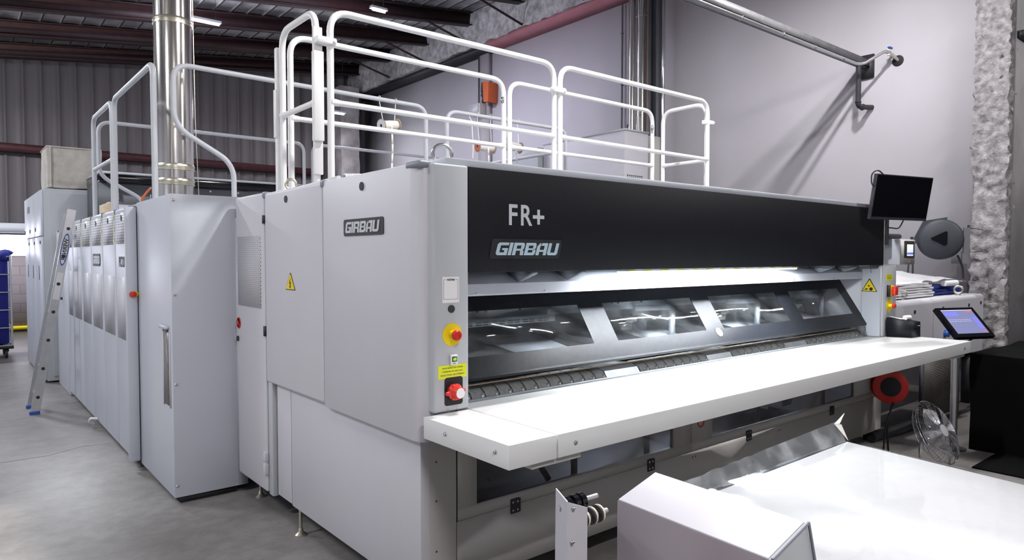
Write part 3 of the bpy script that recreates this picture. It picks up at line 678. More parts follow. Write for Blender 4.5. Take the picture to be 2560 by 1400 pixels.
for x in (2.034, 3.025, 4.021, 5.165):
    b = nb(); bx(b, x-.026, x+.026, Yl-.008, Yl, .396, .466, bev=.003); cyl(b, (x+.026, Yl-.006, .40), (x+.026, Yl-.006, .462), .006, 8); hg = part('black_hinge', b, 'dark', fm)
    b = nb()
    for dx in (-.014, .014):
        for z in (.412, .450): lathe(b, (x+dx, Yl-.008, z), FN, [(0, .005), (.001, .005)], 10)
    part('hinge_screws', b, 'bolt', hg)
b = nb()
for x, z in ((1.73, .80),): disc(b, (x+.03, Yl, z), FN, .016, .004, 20)
for x in (2.30, 2.33, 3.42, 3.45, 4.4, 4.43): disc(b, (x, Yl, .40), FN, .0045, .002, 8)
for x, z in ((1.60, .55), (1.60, .33), (1.60, .72)): disc(b, (x, Yl+.002, z), FN, .004, .002, 8)
part('plugs', b, 'rubber', fm)
b = ring(nb(), (3.50, Yl-.001, .60), FN, .030, .004); part('prohibition_ring', b, 'red', fm, 'red prohibition ring')
# inside seen through the lower windows
part('lower_back_wall', box(1.722, 5.93, 3.9, 3.92, .15, .93), 'grey', fm)
part('lower_inner_floor', box(1.722, 5.93, 2.50, 3.9, .15, .16), 'void', fm)
part('mid_shelf', box(1.722, 5.93, 2.60, 3.9, .90, .925), 'darkgrey', fm)
for x in (2.55, 3.15, 4.35, 5.3):
    b = nb(); bx(b, x, x+.03, 2.58, 2.60, .30, .90); part('inner_strut', b, 'dark', fm)
b = nb()
for i in range(46): ring(b, (3.105, 2.56, .50+i*.009), (0, 0, 1), .010, .0035, 10, 5)
part('coil_spring', b, 'dark', fm)
for x in (2.2, 3.9):
    b = nb(); tube(b, [(x, 2.75, .85), (x+.28, 2.70, .40)], .018, 8); part('inner_strut', b, 'dark', fm)
for x0, x1 in ((2.35, 2.52), (2.98, 3.22), (4.75, 5.25)):
    part('inner_light', box(x0, x1, 2.80, 2.82, .60, .78), 'cool', fm)
b = nb()
for i in range(8): bx(b, 3.7+i*.2, 3.85+i*.2, 2.7+.03*(i % 3), 2.85, .45+.03*(i % 2), .50+.05*(i % 3), bev=.01)
part('inner_gear', b, 'galv', fm)
wk = area('inner_fill_light', (4.0, 3.3, .86), (4.0, 2.9, .3), 1.6, .05, 22, (.85, .92, 1)); wk.location = Vector((4.0, 3.3, .86)) - WP[fm]; wk.parent = fm  # added fill that brightens the inside behind the lower windows, no lamp there
part('bounce_block', box(1.62, 6.0, 2.52, 4.65, .125, .148), 'dark', fm)  # unseen panel added to keep bounced light off the floor underneath
# feet
for x, y in ((1.535, 3.77), (1.58, 4.55), (1.75, 2.62), (6.0, 2.70), (3.4, 2.70), (6.0, 4.5)):
    b = nb(); cyl(b, (x, y, .03), (x, y, .20), .009, 10); lathe(b, (x, y, 0), (0, 0, 1), [(0, .034), (.008, .034), (.022, .016), (.045, .012)], 18); part('foot', b, 'zinc', fm)
# lifting eyes
def eye(par, x, y, z, R, r, nrm, m='bolt'):
    b = nb(); ring(b, (x, y, z+.012+R+r*.6), nrm, R, r, 32, 10); lathe(b, (x, y, z), (0, 0, 1), [(0, R*.55), (.008, R*.55), (.014, R*.3), (.02, R*.3)], 16)
    return part('lifting_eye', b, m, par)
eye(fm, 1.668, 2.50, 1.985, .041, .0085, (.55, .83, 0)); eye(fm, 1.60, 4.02, 1.985, .030, .008, (.45, .89, 0), 'zinc')
b = nb()
for i in range(26): ring(b, (1.72+.012*i, 3.55, 2.035+.0008*i), (1, 0, 0), .022, .006, 12, 5)
part('ribbed_hose', b, 'railg', fm)
part('hose_arm', tube(nb(), [(1.63, 4.0, 2.0), (1.72, 3.62, 2.04)], .018, 8), 'railg', fm)
# right column controls
b = part('yellow_notice', plane_poly(nb(), [[(0, 0), (.115, 0), (.115, .050), (0, .050)]], (5.885, Yf, 1.405), (1, 0, 0), (0, 0, 1), .001), 'yellowl', fm, 'small yellow notice on the right column')
l = nb()
for i in range(3): bx(l, 5.895, 5.985, Yf-.0014, Yf-.001, 1.418+.012*i, 1.421+.012*i)
part('print_lines', l, 'ink', b)
sw = part('main_switch', box(5.905, 5.985, Yf-.022, Yf, 1.275, 1.365, bev=.003), 'yellow', fm, 'red rotary switch on a yellow block')
part('switch_base', box(5.898, 5.912, Yf-.024, Yf, 1.272, 1.368), 'ink', sw)
part('switch_handle', box(5.935, 5.992, Yf-.052, Yf-.022, 1.285, 1.355, bev=.005), 'redgrip', sw)
e2 = part('stop_button', lathe(nb(), (5.945, Yf, 1.20), FN, [(0, .052), (.002, .052)], 32), 'yellow', fm, 'right-hand red stop button on yellow plate')
part('button_collar', lathe(nb(), (5.945, Yf-.002, 1.20), FN, [(0, .018), (.026, .016)]), 'yellow', e2)
part('button_head', lathe(nb(), (5.945, Yf-.028, 1.20), FN, [(0, .011), (.004, .021), (.014, .023), (.022, .018), (.025, .010)]), 'redgrip', e2)

# ---------------------------------------------------------------- ironer line behind, left
sc = thing('service_cabinet', (1.10, 4.742, 0), 'tall plain white cabinet standing out between the folding machine and the row of doors', 'cabinet')
part('cabinet_body', box(1.10, 1.555, 4.742, 5.72, .045, 2.0, bev=.003), 'cool', sc)
part('cabinet_deck', box(1.56, 6.0, 4.742, 5.72, 1.90, 1.985), 'grey', sc)
part('plinth', box(1.14, 1.50, 4.77, 5.70, 0, .045), 'dark', sc)
b = nb(); bx(b, 1.50, 1.56, 4.730, 4.742, .05, 1.86); part('corner_trim', b, 'cool', sc)
b = nb()
for z in (1.96, 1.355, .78, .12): lathe(b, (1.118, 4.742, z), FN, [(0, .010), (.004, .008), (.006, .004)], 10)
part('screws', b, 'bolt', sc)
gz = part('sight_gauge', box(1.096, 1.101, 4.80, 4.955, .63, 1.13), 'meter', sc, 'narrow vertical sight gauge slot')
b = nb(); bx(b, 1.092, 1.10, 4.790, 4.80, .62, 1.13); bx(b, 1.092, 1.10, 4.955, 4.965, .62, 1.13); bx(b, 1.075, 1.10, 4.81, 5.0, 1.13, 1.15); part('gauge_frame', b, 'cool', gz)
es2 = part('stop_button', lathe(nb(), (1.085, 5.735, 1.32), (-.6, -.8, 0), [(0, .022), (.02, .022)]), 'yellow', sc, 'small red stop button at the cabinet corner')
part('button_head', lathe(nb(), (1.073, 5.719, 1.32), (-.6, -.8, 0), [(0, .012), (.012, .022), (.03, .022), (.034, .012)]), 'red', es2)

ir = thing('ironing_machine', (1.06, 5.75, 0), 'long flatwork ironer with a row of tall louvred white doors', 'ironing machine')
part('ironer_body', box(1.12, 6.0, 5.76, 9.22, .15, 1.98), 'cool', ir)
part('ironer_deck', box(1.10, 6.0, 5.73, 9.25, 1.965, 1.99), 'grey', ir)
ys = [5.775, 6.355, 6.94, 7.55, 8.15, 8.77, 9.22]
for i in range(6):
    y0, y1 = ys[i]+.006, ys[i+1]-.006
    d = part('door', box(1.06, 1.11, y0, y1, .055, 1.975, bev=.016, seg=3), 'cool', ir)
    part('louvre_panel', box(1.057, 1.062, y0+.075, y1-.05, 1.70, 1.945), 'louv', d)
    part('perforated_panel', box(1.0575, 1.062, y0+.06, y1-.05, .95, 1.44), 'perf2', d)
    b = nb(); disc(b, (1.058, (y0+y1)/2, 1.90), SN, .024, .004, 14); part('door_lock', b, 'rubber', d)
    b = nb()
    for z in (1.925, 1.83, 1.74): plane_poly(b, [[(-.022, 0), (.022, 0), (0, .04)]], (1.0565, y0+.035, z-.02), (0, -1, 0), (0, 0, 1), .001)
    part('warning_stickers', b, 'yellowl', d)
    part('corner_cap', box(1.055, 1.10, y0-.012, y0+.012, 1.94, 1.982, bev=.005), 'edge', d)
    if i == 0:
        part('model_lettering', text(nb(), 'PC120', .115, (1.0565, 6.20, 1.52), (0, -1, 0), (0, 0, 1), .0008, .001, 'LEFT', .8), 'dark', d)
    if i == 2:
        p_ = plate(d, 'brand_plate', (1.0565, 7.43, 1.515), (0, -1, 0), (0, 0, 1), .36, .11, 'dark'); ps, w_ = girbau(.07, .95)
        part('lettering', plane_poly(nb(), ps, (1.054, 7.40, 1.535), (0, -1, 0), (0, 0, 1)), 'letter', p_)
part('door_post', box(1.02, 1.10, 5.725, 5.772, .06, 1.97, bev=.015), 'cool', ir)
for y in (5.9, 8.0, 9.1): part('foot', cyl(nb(), (1.2, y, 0), (1.2, y, .16), .025, 12), 'zinc', ir)
bt = part('door_hook', tube(nb(), fillet([(1.05, 7.35, .09), (1.0, 7.36, .10), (.99, 7.40, .06), (1.03, 7.42, .03)], .02), .012, 8), 'railw', ir)
# top housing
th = thing('exhaust_housing', (1.7, 9.0, 1.99), 'dark grey exhaust housing lying across the top of the ironer', 'housing')
part('housing_body', box(1.40, 6.0, 9.35, 10.2, 1.99, 2.48), 'darkgrey', th)
part('black_slab', box(1.40, 6.0, 9.30, 10.25, 2.48, 2.58, bev=.015), 'screenblk', th)
part('edge_strip', box(1.40, 6.0, 9.28, 10.27, 2.58, 2.605), 'railg', th)
b = nb()
for i in range(12):
    lathe(b, (1.6+i*.35, 9.35, 2.44), FN, [(0, .012), (.01, .012)], 8); bx(b, 1.6+i*.35-.008, 1.6+i*.35+.008, 9.34, 9.35, 2.28, 2.36)
part('bolts', b, 'bolt', th)
part('front_skirt', box(1.40, 6.0, 9.0, 9.34, 1.99, 2.20), 'grey', th)

ec = thing('end_panel_cabinet', (1.06, 9.24, 0), 'low white end cabinet with a black pull handle, behind the ladder', 'cabinet')
part('cabinet_body', box(1.06, 2.4, 9.24, 10.25, .0, 1.93, bev=.02), 'cool', ec)
part('handle', tube(nb(), fillet([(1.06, 9.75, 1.30), (1.0, 9.75, 1.30), (1.0, 9.75, 1.10), (1.06, 9.75, 1.10)], .04), .016, 8), 'rubber', ec)
part('corner_cap', box(1.055, 1.12, 9.93, 10.05, 1.90, 1.935), 'edge', ec)

tc_ = thing('feeder_cabinet', (.93, 10.4, 0), 'tallest grey feeder cabinet at the far left end of the machine line', 'cabinet')
part('cabinet_body', box(.955, 6.0, 10.40, 12.75, .02, 2.46, bev=.006), 'grey', tc_)
for i, (a, c) in enumerate(((10.44, 11.2), (11.21, 11.95), (11.96, 12.72))):
    d = part('upper_door', box(.925, .955, a, c, 1.862, 2.44, bev=.006), 'cool', tc_); b = nb(); bx(b, .918, .926, c-.10, c-.06, 1.93, 1.98); part('latch', b, 'rubber', d)
    d = part('lower_door', box(.925, .955, a, c, .03, 1.852, bev=.006), 'cool', tc_)
    b = nb(); bx(b, .918, .926, a+.08, a+.12, 1.76, 1.80); part('latch', b, 'rubber', d)
    part('slot', box(.922, .926, a+.30, a+.34, 1.30, 1.48), 'dark', d)
plate(tc_, 'brand_plate', (.9245, 12.2, 2.22), (0, -1, 0), (0, 0, 1), .30, .09, 'darkgrey')
part('service_door', box(1.02, 1.50, 10.385, 10.40, .08, 2.40, bev=.004), 'grey', tc_)
b = nb(); tube(b, [(1.62, 10.38, 2.42), (1.78, 10.36, 2.40)], .02, 8); ball(b, (1.70, 10.34, 2.40), .035); tube(b, [(1.70, 10.36, 2.42), (1.66, 10.36, 2.48)], .012, 6); part('pipe_fitting', b, 'zinc', tc_)
# fabric covered motor on top
b = nb(); bx(b, 0, 1, 0, 1, 0, 1)
bm = grid_box(1.0, 1.60, 10.42, 11.1, 2.475, 2.99, .07, .012, 4, seed=11)
dc = solo('dust_cover', bm, 'foam', 'square beige cloth dust cover on top of the tall feeder cabinet', 'cover'); b.free()
b = nb()
for p_, q_ in (((1.0, 10.415, 2.99), (1.60, 10.415, 2.99)), ((1.04, 10.41, 2.48), (1.04, 10.41, 2.99)), ((1.54, 10.41, 2.47), (1.54, 10.41, 2.99)), ((1.0, 10.415, 2.99), (1.0, 11.1, 2.99))): tube(b, [p_, q_], .010, 6)
part('seam', b, 'foam', dc)

# little things on the ironer top
b = nb(); ball(b, (1.30, 8.05, 2.06), .09, (1, 1, 1.0), .3, 1); ball(b, (1.33, 8.04, 2.0), .05, (1, 1, .6), .2, 2); solo('cotton_bundle', b, 'cotton', 'small round cream cotton bundle left of the white rail post, on the ironer top', 'cloth bundle')
b = nb(); ball(b, (1.34, 6.80, 2.03), .06, (1.3, 1, .8), .4, 3); tb = solo('cotton_bundle', b, 'cotton', 'cream cotton bundle tied with orange cord, beside the grey corner cap', 'cloth bundle')
part('orange_cord', tube(nb(), fillet([(1.36, 6.75, 2.04), (1.33, 6.72, 2.10), (1.36, 6.72, 2.15), (1.40, 6.72, 2.20)], .03), .010, 6), 'orange', tb)

# ---------------------------------------------------------------- flue
fl = thing('steel_flue', (1.68, 7.2, 1.99), 'wide shiny stainless steel flue rising from the ironer to the roof', 'flue')
R_ = .168
zt = zr(1.68)+.30
part('flue_pipe', lathe(nb(), (1.72, 7.2, 1.99), (0, 0, 1), [(0, R_), (zt-1.99, R_)], 48), 'steel', fl)
for z in (2.28, 2.42, 3.80):
    part('collar', lathe(nb(), (1.72, 7.2, z), (0, 0, 1), [(0, R_), (.004, R_+.007), (.016, R_+.007), (.020, R_+.002), (.032, R_+.002), (.036, R_+.007), (.048, R_+.007), (.064, R_)], 48), 'zinc', fl)
part('plumb_cord', tube(nb(), [(1.98, 7.35, 2.0), (1.95, 7.35, 3.0), (1.93, 7.35, 5.7)], .004, 5), 'zinc', fl)

# ---------------------------------------------------------------- guard rails
def rail(label, P0, P1, zb=1.99, ztop=3.10, zmid=2.545, m='railw', r=.021, R=.13, open_ends=(True, True), flare=True):
    P0 = Vector((*P0, 0)); P1 = Vector((*P1, 0)); U = Vector((0, 0, 1))
    t = thing('guard_rail', P0 + U*zb, label, 'guard rail', None)
    part('rail_loop', tube(nb(), fillet([P0+U*zb, P0+U*ztop, P1+U*ztop, P1+U*zb], R, 8), r, 12), m, t)
    b = nb(); tube(b, [P0+U*zmid, P1+U*zmid], r*.86, 10)
    if flare:
        d = (P1-P0).normalized()
        for p, s_ in ((P0, 1), (P1, -1)): cyl(b, p+U*zmid, p+U*zmid+d*s_*.07, r*1.25, 12, r*.86)
    part('mid_rail', b, m, t)
    b = nb()
    for p in (P0, P1): lathe(b, p+U*zb, (0, 0, 1), [(0, .05), (.008, .05), (.010, .026), (.03, .024)], 16)
    part('foot_plate', b, m, t)
    return t
r1 = rail('tall white guard rail nearest the camera, left one over the black header', (1.835, 3.97), (3.70, 3.97))
r2 = rail('white guard rail nearest the camera, right one over the black header', (3.765, 3.97), (5.735, 3.97))
r3 = rail('white guard rail of the second row, left one behind the big front rail', (1.835, 4.60), (3.70, 4.60))
r4 = rail('white guard rail of the second row, right one behind the front rails', (3.765, 4.60), (5.68, 4.60))
r5 = rail('short white guard rail closing the right end of the gangway', (5.79, 4.02), (5.79, 4.55))
r6 = rail('short white gate rail closing the left end of the gangway', (1.765, 4.02), (1.765, 4.56))
for par, x, y in ((r1, 1.80, 3.965), (r2, 3.733, 3.965), (r5, 5.762, 3.985)):
    b = nb(); bx(b, x-.062, x+.062, y-.032, y+.028, 2.885, 2.925, bev=.006); cyl(b, (x+.05, y-.04, 2.905), (x+.05, y-.03, 2.905), .010, 8)
    part('clamp', b, 'railw', par)
for par, x, y in ((r3, 3.67, 4.575), (r4, 5.65, 4.575)):
    b = nb(); bx(b, x-.012, x+.004, y-.012, y+.010, 2.90, 2.95); part('clamp_lug', b, 'bolt', par)
b = nb(); bx(b, 1.735, 1.792, 3.985, 4.01, 2.10, 2.99, bev=.004); bx(b, 1.725, 1.79, 3.96, 4.0, 2.30, 2.84, bev=.006); part('gate_channel', b, 'railw', r6, 'flat white gate channel')
b = nb(); bx(b, 1.735, 1.752, 4.585, 4.625, 1.99, 3.0); bx(b, 1.722, 1.738, 4.580, 4.62, 2.40, 2.72, bev=.003); part('gate_stop', b, 'railw', r6)
# rear rails, the dimmer light there put into a grey colour
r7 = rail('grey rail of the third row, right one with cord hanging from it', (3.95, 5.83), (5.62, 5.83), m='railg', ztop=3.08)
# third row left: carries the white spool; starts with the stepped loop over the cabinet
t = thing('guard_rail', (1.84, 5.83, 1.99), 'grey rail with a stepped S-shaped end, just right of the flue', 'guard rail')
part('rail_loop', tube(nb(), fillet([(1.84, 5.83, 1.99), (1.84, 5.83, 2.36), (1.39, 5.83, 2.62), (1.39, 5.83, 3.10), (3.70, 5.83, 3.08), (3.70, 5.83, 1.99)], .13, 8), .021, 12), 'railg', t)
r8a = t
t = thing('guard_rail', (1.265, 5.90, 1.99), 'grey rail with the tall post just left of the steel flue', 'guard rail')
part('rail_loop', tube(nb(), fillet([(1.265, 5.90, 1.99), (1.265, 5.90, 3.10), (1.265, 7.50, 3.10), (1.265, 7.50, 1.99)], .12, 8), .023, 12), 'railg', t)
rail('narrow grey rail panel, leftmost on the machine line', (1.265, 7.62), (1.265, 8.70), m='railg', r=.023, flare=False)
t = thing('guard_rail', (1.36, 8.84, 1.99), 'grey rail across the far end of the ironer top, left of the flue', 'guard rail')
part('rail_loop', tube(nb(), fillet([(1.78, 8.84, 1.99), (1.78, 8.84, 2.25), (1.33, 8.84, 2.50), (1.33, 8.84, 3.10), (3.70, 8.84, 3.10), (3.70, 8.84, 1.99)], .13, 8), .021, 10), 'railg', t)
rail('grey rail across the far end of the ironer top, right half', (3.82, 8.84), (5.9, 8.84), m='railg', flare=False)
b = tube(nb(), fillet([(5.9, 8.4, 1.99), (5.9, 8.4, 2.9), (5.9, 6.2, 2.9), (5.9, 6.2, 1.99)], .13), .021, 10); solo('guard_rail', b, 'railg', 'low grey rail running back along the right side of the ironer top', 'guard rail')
# spools on cords
def spool(c, d, L, label, flip=False):
    c = Vector(c); d = Vector(d).normalized(); t = thing('tape_spool', c - d*L/2, label, 'spool', None)
    part('tape_winding', lathe(nb(), c-d*L/2, d, [(.008, .042), (L*.5, .046), (L-.008, .042)], 24), 'tape', t)
    for i, q in enumerate((c-d*L/2, c+d*(L/2-.008))):
        fg = part('flange', lathe(nb(), q, d, [(0, .062), (.008, .062)], 28), 'card', t)
        if i == 0:
            part('flange_label', lathe(nb(), q-d*.001, d, [(0, .056), (.001, .056)], 28), 'paper' if not flip else 'orange', fg); part('core_hole', lathe(nb(), q-d*.002, d, [(0, .014), (.001, .014)], 16), 'ink', fg)
    p0 = c - d*(L/2-.02); p1 = c + d*(L/2-.03)
    b = nb(); tube(b, [p0+Vector((0, 0, .05)), (p0.x-.01, 5.83, 3.07)], .004, 5); tube(b, [p1+Vector((0, 0, .05)), (p1.x+.02, 5.83, 3.07)], .004, 5)
    ring(b, (p0.x-.01, 5.83, 3.09), (1, 0, 0), .025, .003, 14, 5); ring(b, (p1.x+.02, 5.83, 3.09), (1, 0, 0), .025, .003, 14, 5)
    part('cord', b, 'cloth', t)
    b = nb(); x, y, z = c + Vector((0, -.045, 0))
    for i in range(9):
        z0, z1 = z-i*.09, z-(i+1)*.09; o0, o1 = .01*math.sin(i*.7), .01*math.sin((i+1)*.7); k_ = .0095
        if z1 < 2.0: break
        hexa(b, [(x+o0-k_, y-.001, z0), (x+o0+k_, y-.001, z0), (x+o0+k_, y+.001, z0), (x+o0-k_, y+.001, z0), (x+o1-k_, y-.001, z1), (x+o1+k_, y-.001, z1), (x+o1+k_, y+.001, z1), (x+o1-k_, y+.001, z1)])
    part('tape_tail', b, 'tape', t)
spool((3.27, 5.80, 2.845), (.93, .20, .16), .20, 'white tape spool hanging from the third-row rail, leftmost of three')
spool((4.42, 5.80, 2.755), (.96, -.1, -.02), .20, 'tape spool with an orange flange hanging from the third-row rail', True)
spool((4.80, 5.80, 2.80), (.96, -.15, -.1), .19, 'tape spool with a pale flange hanging from the third-row rail, rightmost of three')
b = tube(nb(), fillet([(4.23, 5.83, 3.06), (4.24, 5.80, 3.0), (4.25, 5.79, 2.7), (4.24, 5.79, 2.62)], .05), .006, 5); solo('hanging_tape', b, 'tape', 'loose white tape end hanging from the rail left of the orange-flanged spool', 'tape')

# ---------------------------------------------------------------- ladder, cart
ld = thing('ladder', (.65, 8.40, 0), 'aluminium ladder leaning against the end of the door row', 'ladder')
f1, t1 = Vector((.655, 8.40, .0)), Vector((1.02, 8.47, 2.09)); f2, t2 = Vector((.655, 8.78, .0)), Vector((1.02, 8.80, 2.06))
for f, t_ in ((f1, t1), (f2, t2)):
    d = (t_-f).normalized(); s_ = Vector((1, 0, 0)) - d*d.x; s_.normalize(); w = Vector((0, 1, 0)); b = nb()
    o = [f + s_*a + w*c for a, c in ((-.04, -.012), (.04, -.012), (.04, .012), (-.04, .012))]; q = [t_ + s_*a + w*c for a, c in ((-.04, -.012), (.04, -.012), (.04, .012), (-.04, .012))]
    hexa(b, o+q); bmesh.ops.recalc_face_normals(b, faces=b.faces); st = part('ladder_rail', b, 'alu', ld)
    b = nb(); bx(b, f.x-.045, f.x+.045, f.y-.018, f.y+.018, 0, .035, bev=.004); part('rubber_shoe', b, 'bluebadge', st)
for i in range(7):
    a = (i+.6)/7.3; p = f1.lerp(t1, a); q = f2.lerp(t2, a); b = nb(); cyl(b, p, q, .016, 10); rg = part('rung', b, 'alu', ld)
    b = nb(); cyl(b, p-Vector((0, .018, 0)), p-Vector((0, .011, 0)), .017, 10); part('rung_end', b, 'rubber', rg)
d = (t1-f1).normalized(); s_ = Vector((1, 0, 0)) - d*d.x; s_.normalize(); c = f1.lerp(t1, .80)
ov = [(math.cos(2*PI*i/24)*.17, math.sin(2*PI*i/24)*.034) for i in range(24)]; ov2 = [(a*.9, b_*.75) for a, b_ in ov]
bd = part('badge', plane_poly(nb(), [ov], c - Vector((0, .0125, 0)), -d, s_, .001), 'bluebadge', ld, 'oval blue and white maker badge')
part('badge_field', plane_poly(nb(), [ov2], c - Vector((0, .0135, 0)), -d, s_, .001), 'paper', bd)
b = text(nb(), 'WERNER', .052, c - Vector((0, .0155, 0)) + s_*(.018) , -d, -s_, .0005, .001, 'CENTER', 1.1); part('lettering', b, 'ink', bd)
b = plane_poly(nb(), [[(-.14, -.028), (.14, -.028), (.14, .028), (-.14, .028)]], f1.lerp(t1, .62) - Vector((0, .0125, 0)), d, -s_, .001); part('paper_sticker', b, 'paper', ld)

ct = thing('laundry_cart', (.3, 13.35, 0), 'tall wheeled wire laundry cart lined with blue canvas at the far left', 'cart')
part('canvas_liner', box(-.35, .74, 13.36, 14.1, .22, 1.66, bev=.03), 'blued', ct)
b = nb(); 
for i in range(8): x = -.30+i*.145; ball(b, (x, 13.45+.05*(i % 2), 1.66), .10, (1, 1.1, .5), .3, i, 2)
ball(b, (.70, 13.40, 1.60), .09, (1, 1, 1.1), .3, 9, 2); part('linen_bulge', b, 'blued', ct)
b = nb()
for z in (.20, .48, .76, 1.04, 1.32, 1.60): tube(b, [(-.37, 13.33, z), (.77, 13.33, z), (.77, 14.12, z)], .010, 6)
for x in (-.1, .12, .36, .60): tube(b, [(x, 13.33, .2), (x, 13.33, 1.6)], .006, 5)
tube(b, [(.77, 13.33, .15), (.77, 13.33, 1.62)], .018, 8); tube(b, [(.77, 14.12, .15), (.77, 14.12, 1.62)], .018, 8)
part('wire_frame', b, 'alu', ct)
part('cart_base', box(-.38, .79, 13.31, 14.14, .15, .20), 'dark', ct)
for x, y in ((.70, 13.40), (.70, 14.0), (-.3, 13.4)):
    b = nb(); lathe(b, (x-.02, y, .07), (1, 0, 0), [(0, .04), (.005, .07), (.035, .07), (.04, .04)], 20); bx(b, x-.03, x+.03, y-.02, y+.02, .10, .15); part('caster', b, 'rubber', ct)

# ---------------------------------------------------------------- right: pipes, beam, cabinet
g = thing('cable_tray', (5.0, 4.0, 4.03), 'galvanised channel beam reaching across to the right wall', 'beam')
b = nb(); bx(b, 4.0, XW-.03, 3.95, 4.05, 4.03, 4.045); bx(b, 4.0, XW-.03, 3.95, 3.958, 4.03, 4.13); bx(b, 4.0, XW-.03, 4.042, 4.05, 4.03, 4.13); part('channel', b, 'tray', g)
b = nb(); tube(b, fillet([(4.0, 3.91, 3.99), (8.78, 3.91, 3.99), (8.86, 3.86, 4.00), (9.02, 3.68, 4.14), (9.10, 3.66, 4.14)], .05), .019, 10); part('conduit', b, 'alu', g)
b = nb()
for x in (6.2, 7.0, 7.7, 8.4): ring(b, (x, 3.91, 3.99), (1, 0, 0), .022, .006, 14, 6)
part('pipe_clip', b, 'bolt', g)
part('end_plate', box(XW-.03, XW-.002, 3.90, 4.10, 3.90, 4.20), 'dark', g)
b = nb(); tube(b, fillet([(9.02, 3.70, 4.14), (9.12, 3.66, 4.13), (9.248, 3.62, 4.06)], .03), .020, 8); cyl(b, (9.10, 3.67, 4.10), (9.10, 3.67, 4.19), .02, 8); part('valve', b, 'zinc', g)
part('valve_lever', box(9.06, 9.14, 3.64, 3.67, 4.18, 4.20), 'bluebadge', g)
lathe_b = nb(); lathe(lathe_b, (9.248, 3.62, 4.05), (-1, 0, 0), [(0, .07), (.004, .06)], 18); part('wall_hole', lathe_b, 'ink', g)
g = thing('drop_pipe', (9.02, 3.98, 3.4), 'black iron pipe dropping from the channel beam with an elbow into the wall', 'pipe')
part('pipe', tube(nb(), fillet([(8.98, 3.98, 4.02), (8.98, 3.98, 3.50), (9.24, 3.92, 3.52)], .07), .032, 12), 'dark', g)
b = nb(); ring(b, (9.06, 3.96, 3.505), (1, 0, 0), .032, .010, 14, 6); ring(b, (8.98, 3.98, 3.56), (0, 0, 1), .032, .008, 14, 6); part('elbow_collar', b, 'dark', g)
zc = 6.5
g = thing('steel_duct', (8.85, 7.30, 0), 'slim stainless duct standing against the right wall', 'duct')
part('duct_pipe', lathe(nb(), (8.85, 7.38, 0), (0, 0, 1), [(0, .10), (zc, .10)], 32), 'steel', g)
b = nb()
for z in (2.2, 3.9, 5.5): lathe(b, (8.85, 7.38, z), (0, 0, 1), [(0, .10), (.005, .108), (.04, .108), (.045, .10)], 32)
part('collar', b, 'steel', g)
solo('steel_tube', lathe(nb(), (8.95, 7.68, 0), (0, 0, 1), [(0, .065), (zc, .065)], 24), 'steel', 'thinner mirror-bright tube left of the slim stainless duct', 'pipe')
solo('copper_pipe', lathe(nb(), (8.85, 7.21, 0), (0, 0, 1), [(0, .024), (zc, .024)], 14), 'copper', 'orange-brown copper pipe beside the dark steel column', 'pipe')
b = nb(); bx(b, 8.72, 8.92, 6.98, 6.995, 0, zc); bx(b, 8.72, 8.92, 7.155, 7.17, 0, zc); bx(b, 8.81, 8.825, 6.99, 7.16, 0, zc); solo('steel_column', b, 'darkgrey', 'dark steel column against the right wall', 'column')
g = thing('conduit', (8.7, 6.86, 0), 'bright metal conduit right of the dark steel column', 'conduit')
part('conduit_pipe', cyl(nb(), (8.75, 6.88, 0), (8.75, 6.88, zc), .022, 12), 'chrome', g)
b = nb()
for z in (2.0, 4.6, 5.9): ring(b, (8.75, 6.88, z), (0, 0, 1), .024, .008, 14, 6)
part('pipe_clip', b, 'bolt', g)
b = nb(); cyl(b, (9.2, 8.13, 0), (9.2, 8.13, 6.0), .016, 8); ring(b, (9.2, 8.13, 5.5), (0, 0, 1), .02, .01, 10, 5); ring(b, (9.2, 8.13, 4.6), (0, 0, 1), .02, .01, 10, 5); solo('conduit', b, 'darkgrey', 'thin grey conduit on the right wall, left of the steel ducts', 'conduit')
b = nb(); cyl(b, (9.2, 8.00, 0), (9.2, 8.00, 3.9), .014, 8); cyl(b, (9.2, 7.93, 0), (9.2, 7.93, 3.9), .014, 8); solo('conduit', b, 'darkgrey', 'short pair of grey conduits beside the thin conduit', 'conduit')

g = thing('tall_cabinet', (7.5, 6.57, 0), 'tall pale grey cabinet standing behind the white rails by the right wall', 'cabinet')
part('cabinet_body', box(7.50, 8.02, 6.57, 8.3, 0, 3.41, bev=.01), 'white', g)
part('cabinet_lid', box(7.49, 8.03, 6.56, 8.31, 3.40, 3.43), 'grey', g)
b = nb()
for i in range(8):
    for j in range(3): bx(b, 7.55+i*.045, 7.575+i*.045, 6.566, 6.571, 2.70+j*.03, 2.715+j*.03)
part('vent_holes', b, 'dark', g)
solo('narrow_cabinet', box(8.12, 8.34, 6.60, 7.1, 0, 3.40, bev=.01), 'beige', 'narrow beige cabinet squeezed beside the tall pale cabinet', 'cabinet')
b = prism(nb(), [(8.32, 0), (9.6, 0), (9.6, 3.1), (8.32, 3.36)], 'X', 7.4, 8.0); solo('low_cabinet', b, 'grey', 'grey cabinet with a sloping top behind the tall pale cabinet', 'cabinet')
g = thing('emergency_light', (9.0, 12.05, 4.7), 'small boxy emergency light on the pilaster of the right wall', 'lamp')
part('lamp_body', box(8.95, 9.12, 11.95, 12.35, 4.68, 4.92, bev=.01), 'beige', g); part('lens', box(8.93, 8.95, 12.0, 12.30, 4.71, 4.89), 'railg', g)
g = thing('fire_bell', (9.0, 11.75, 4.9), 'orange housing with tangled wires on the right wall above the emergency light', 'bell')
part('housing', prism(nb(), [(11.70, 4.90), (11.86, 4.92), (11.90, 5.36), (11.68, 5.32)], 'X', 8.98, 9.24, bev=.01), 'orange', g)
b = nb(); random.seed(3)
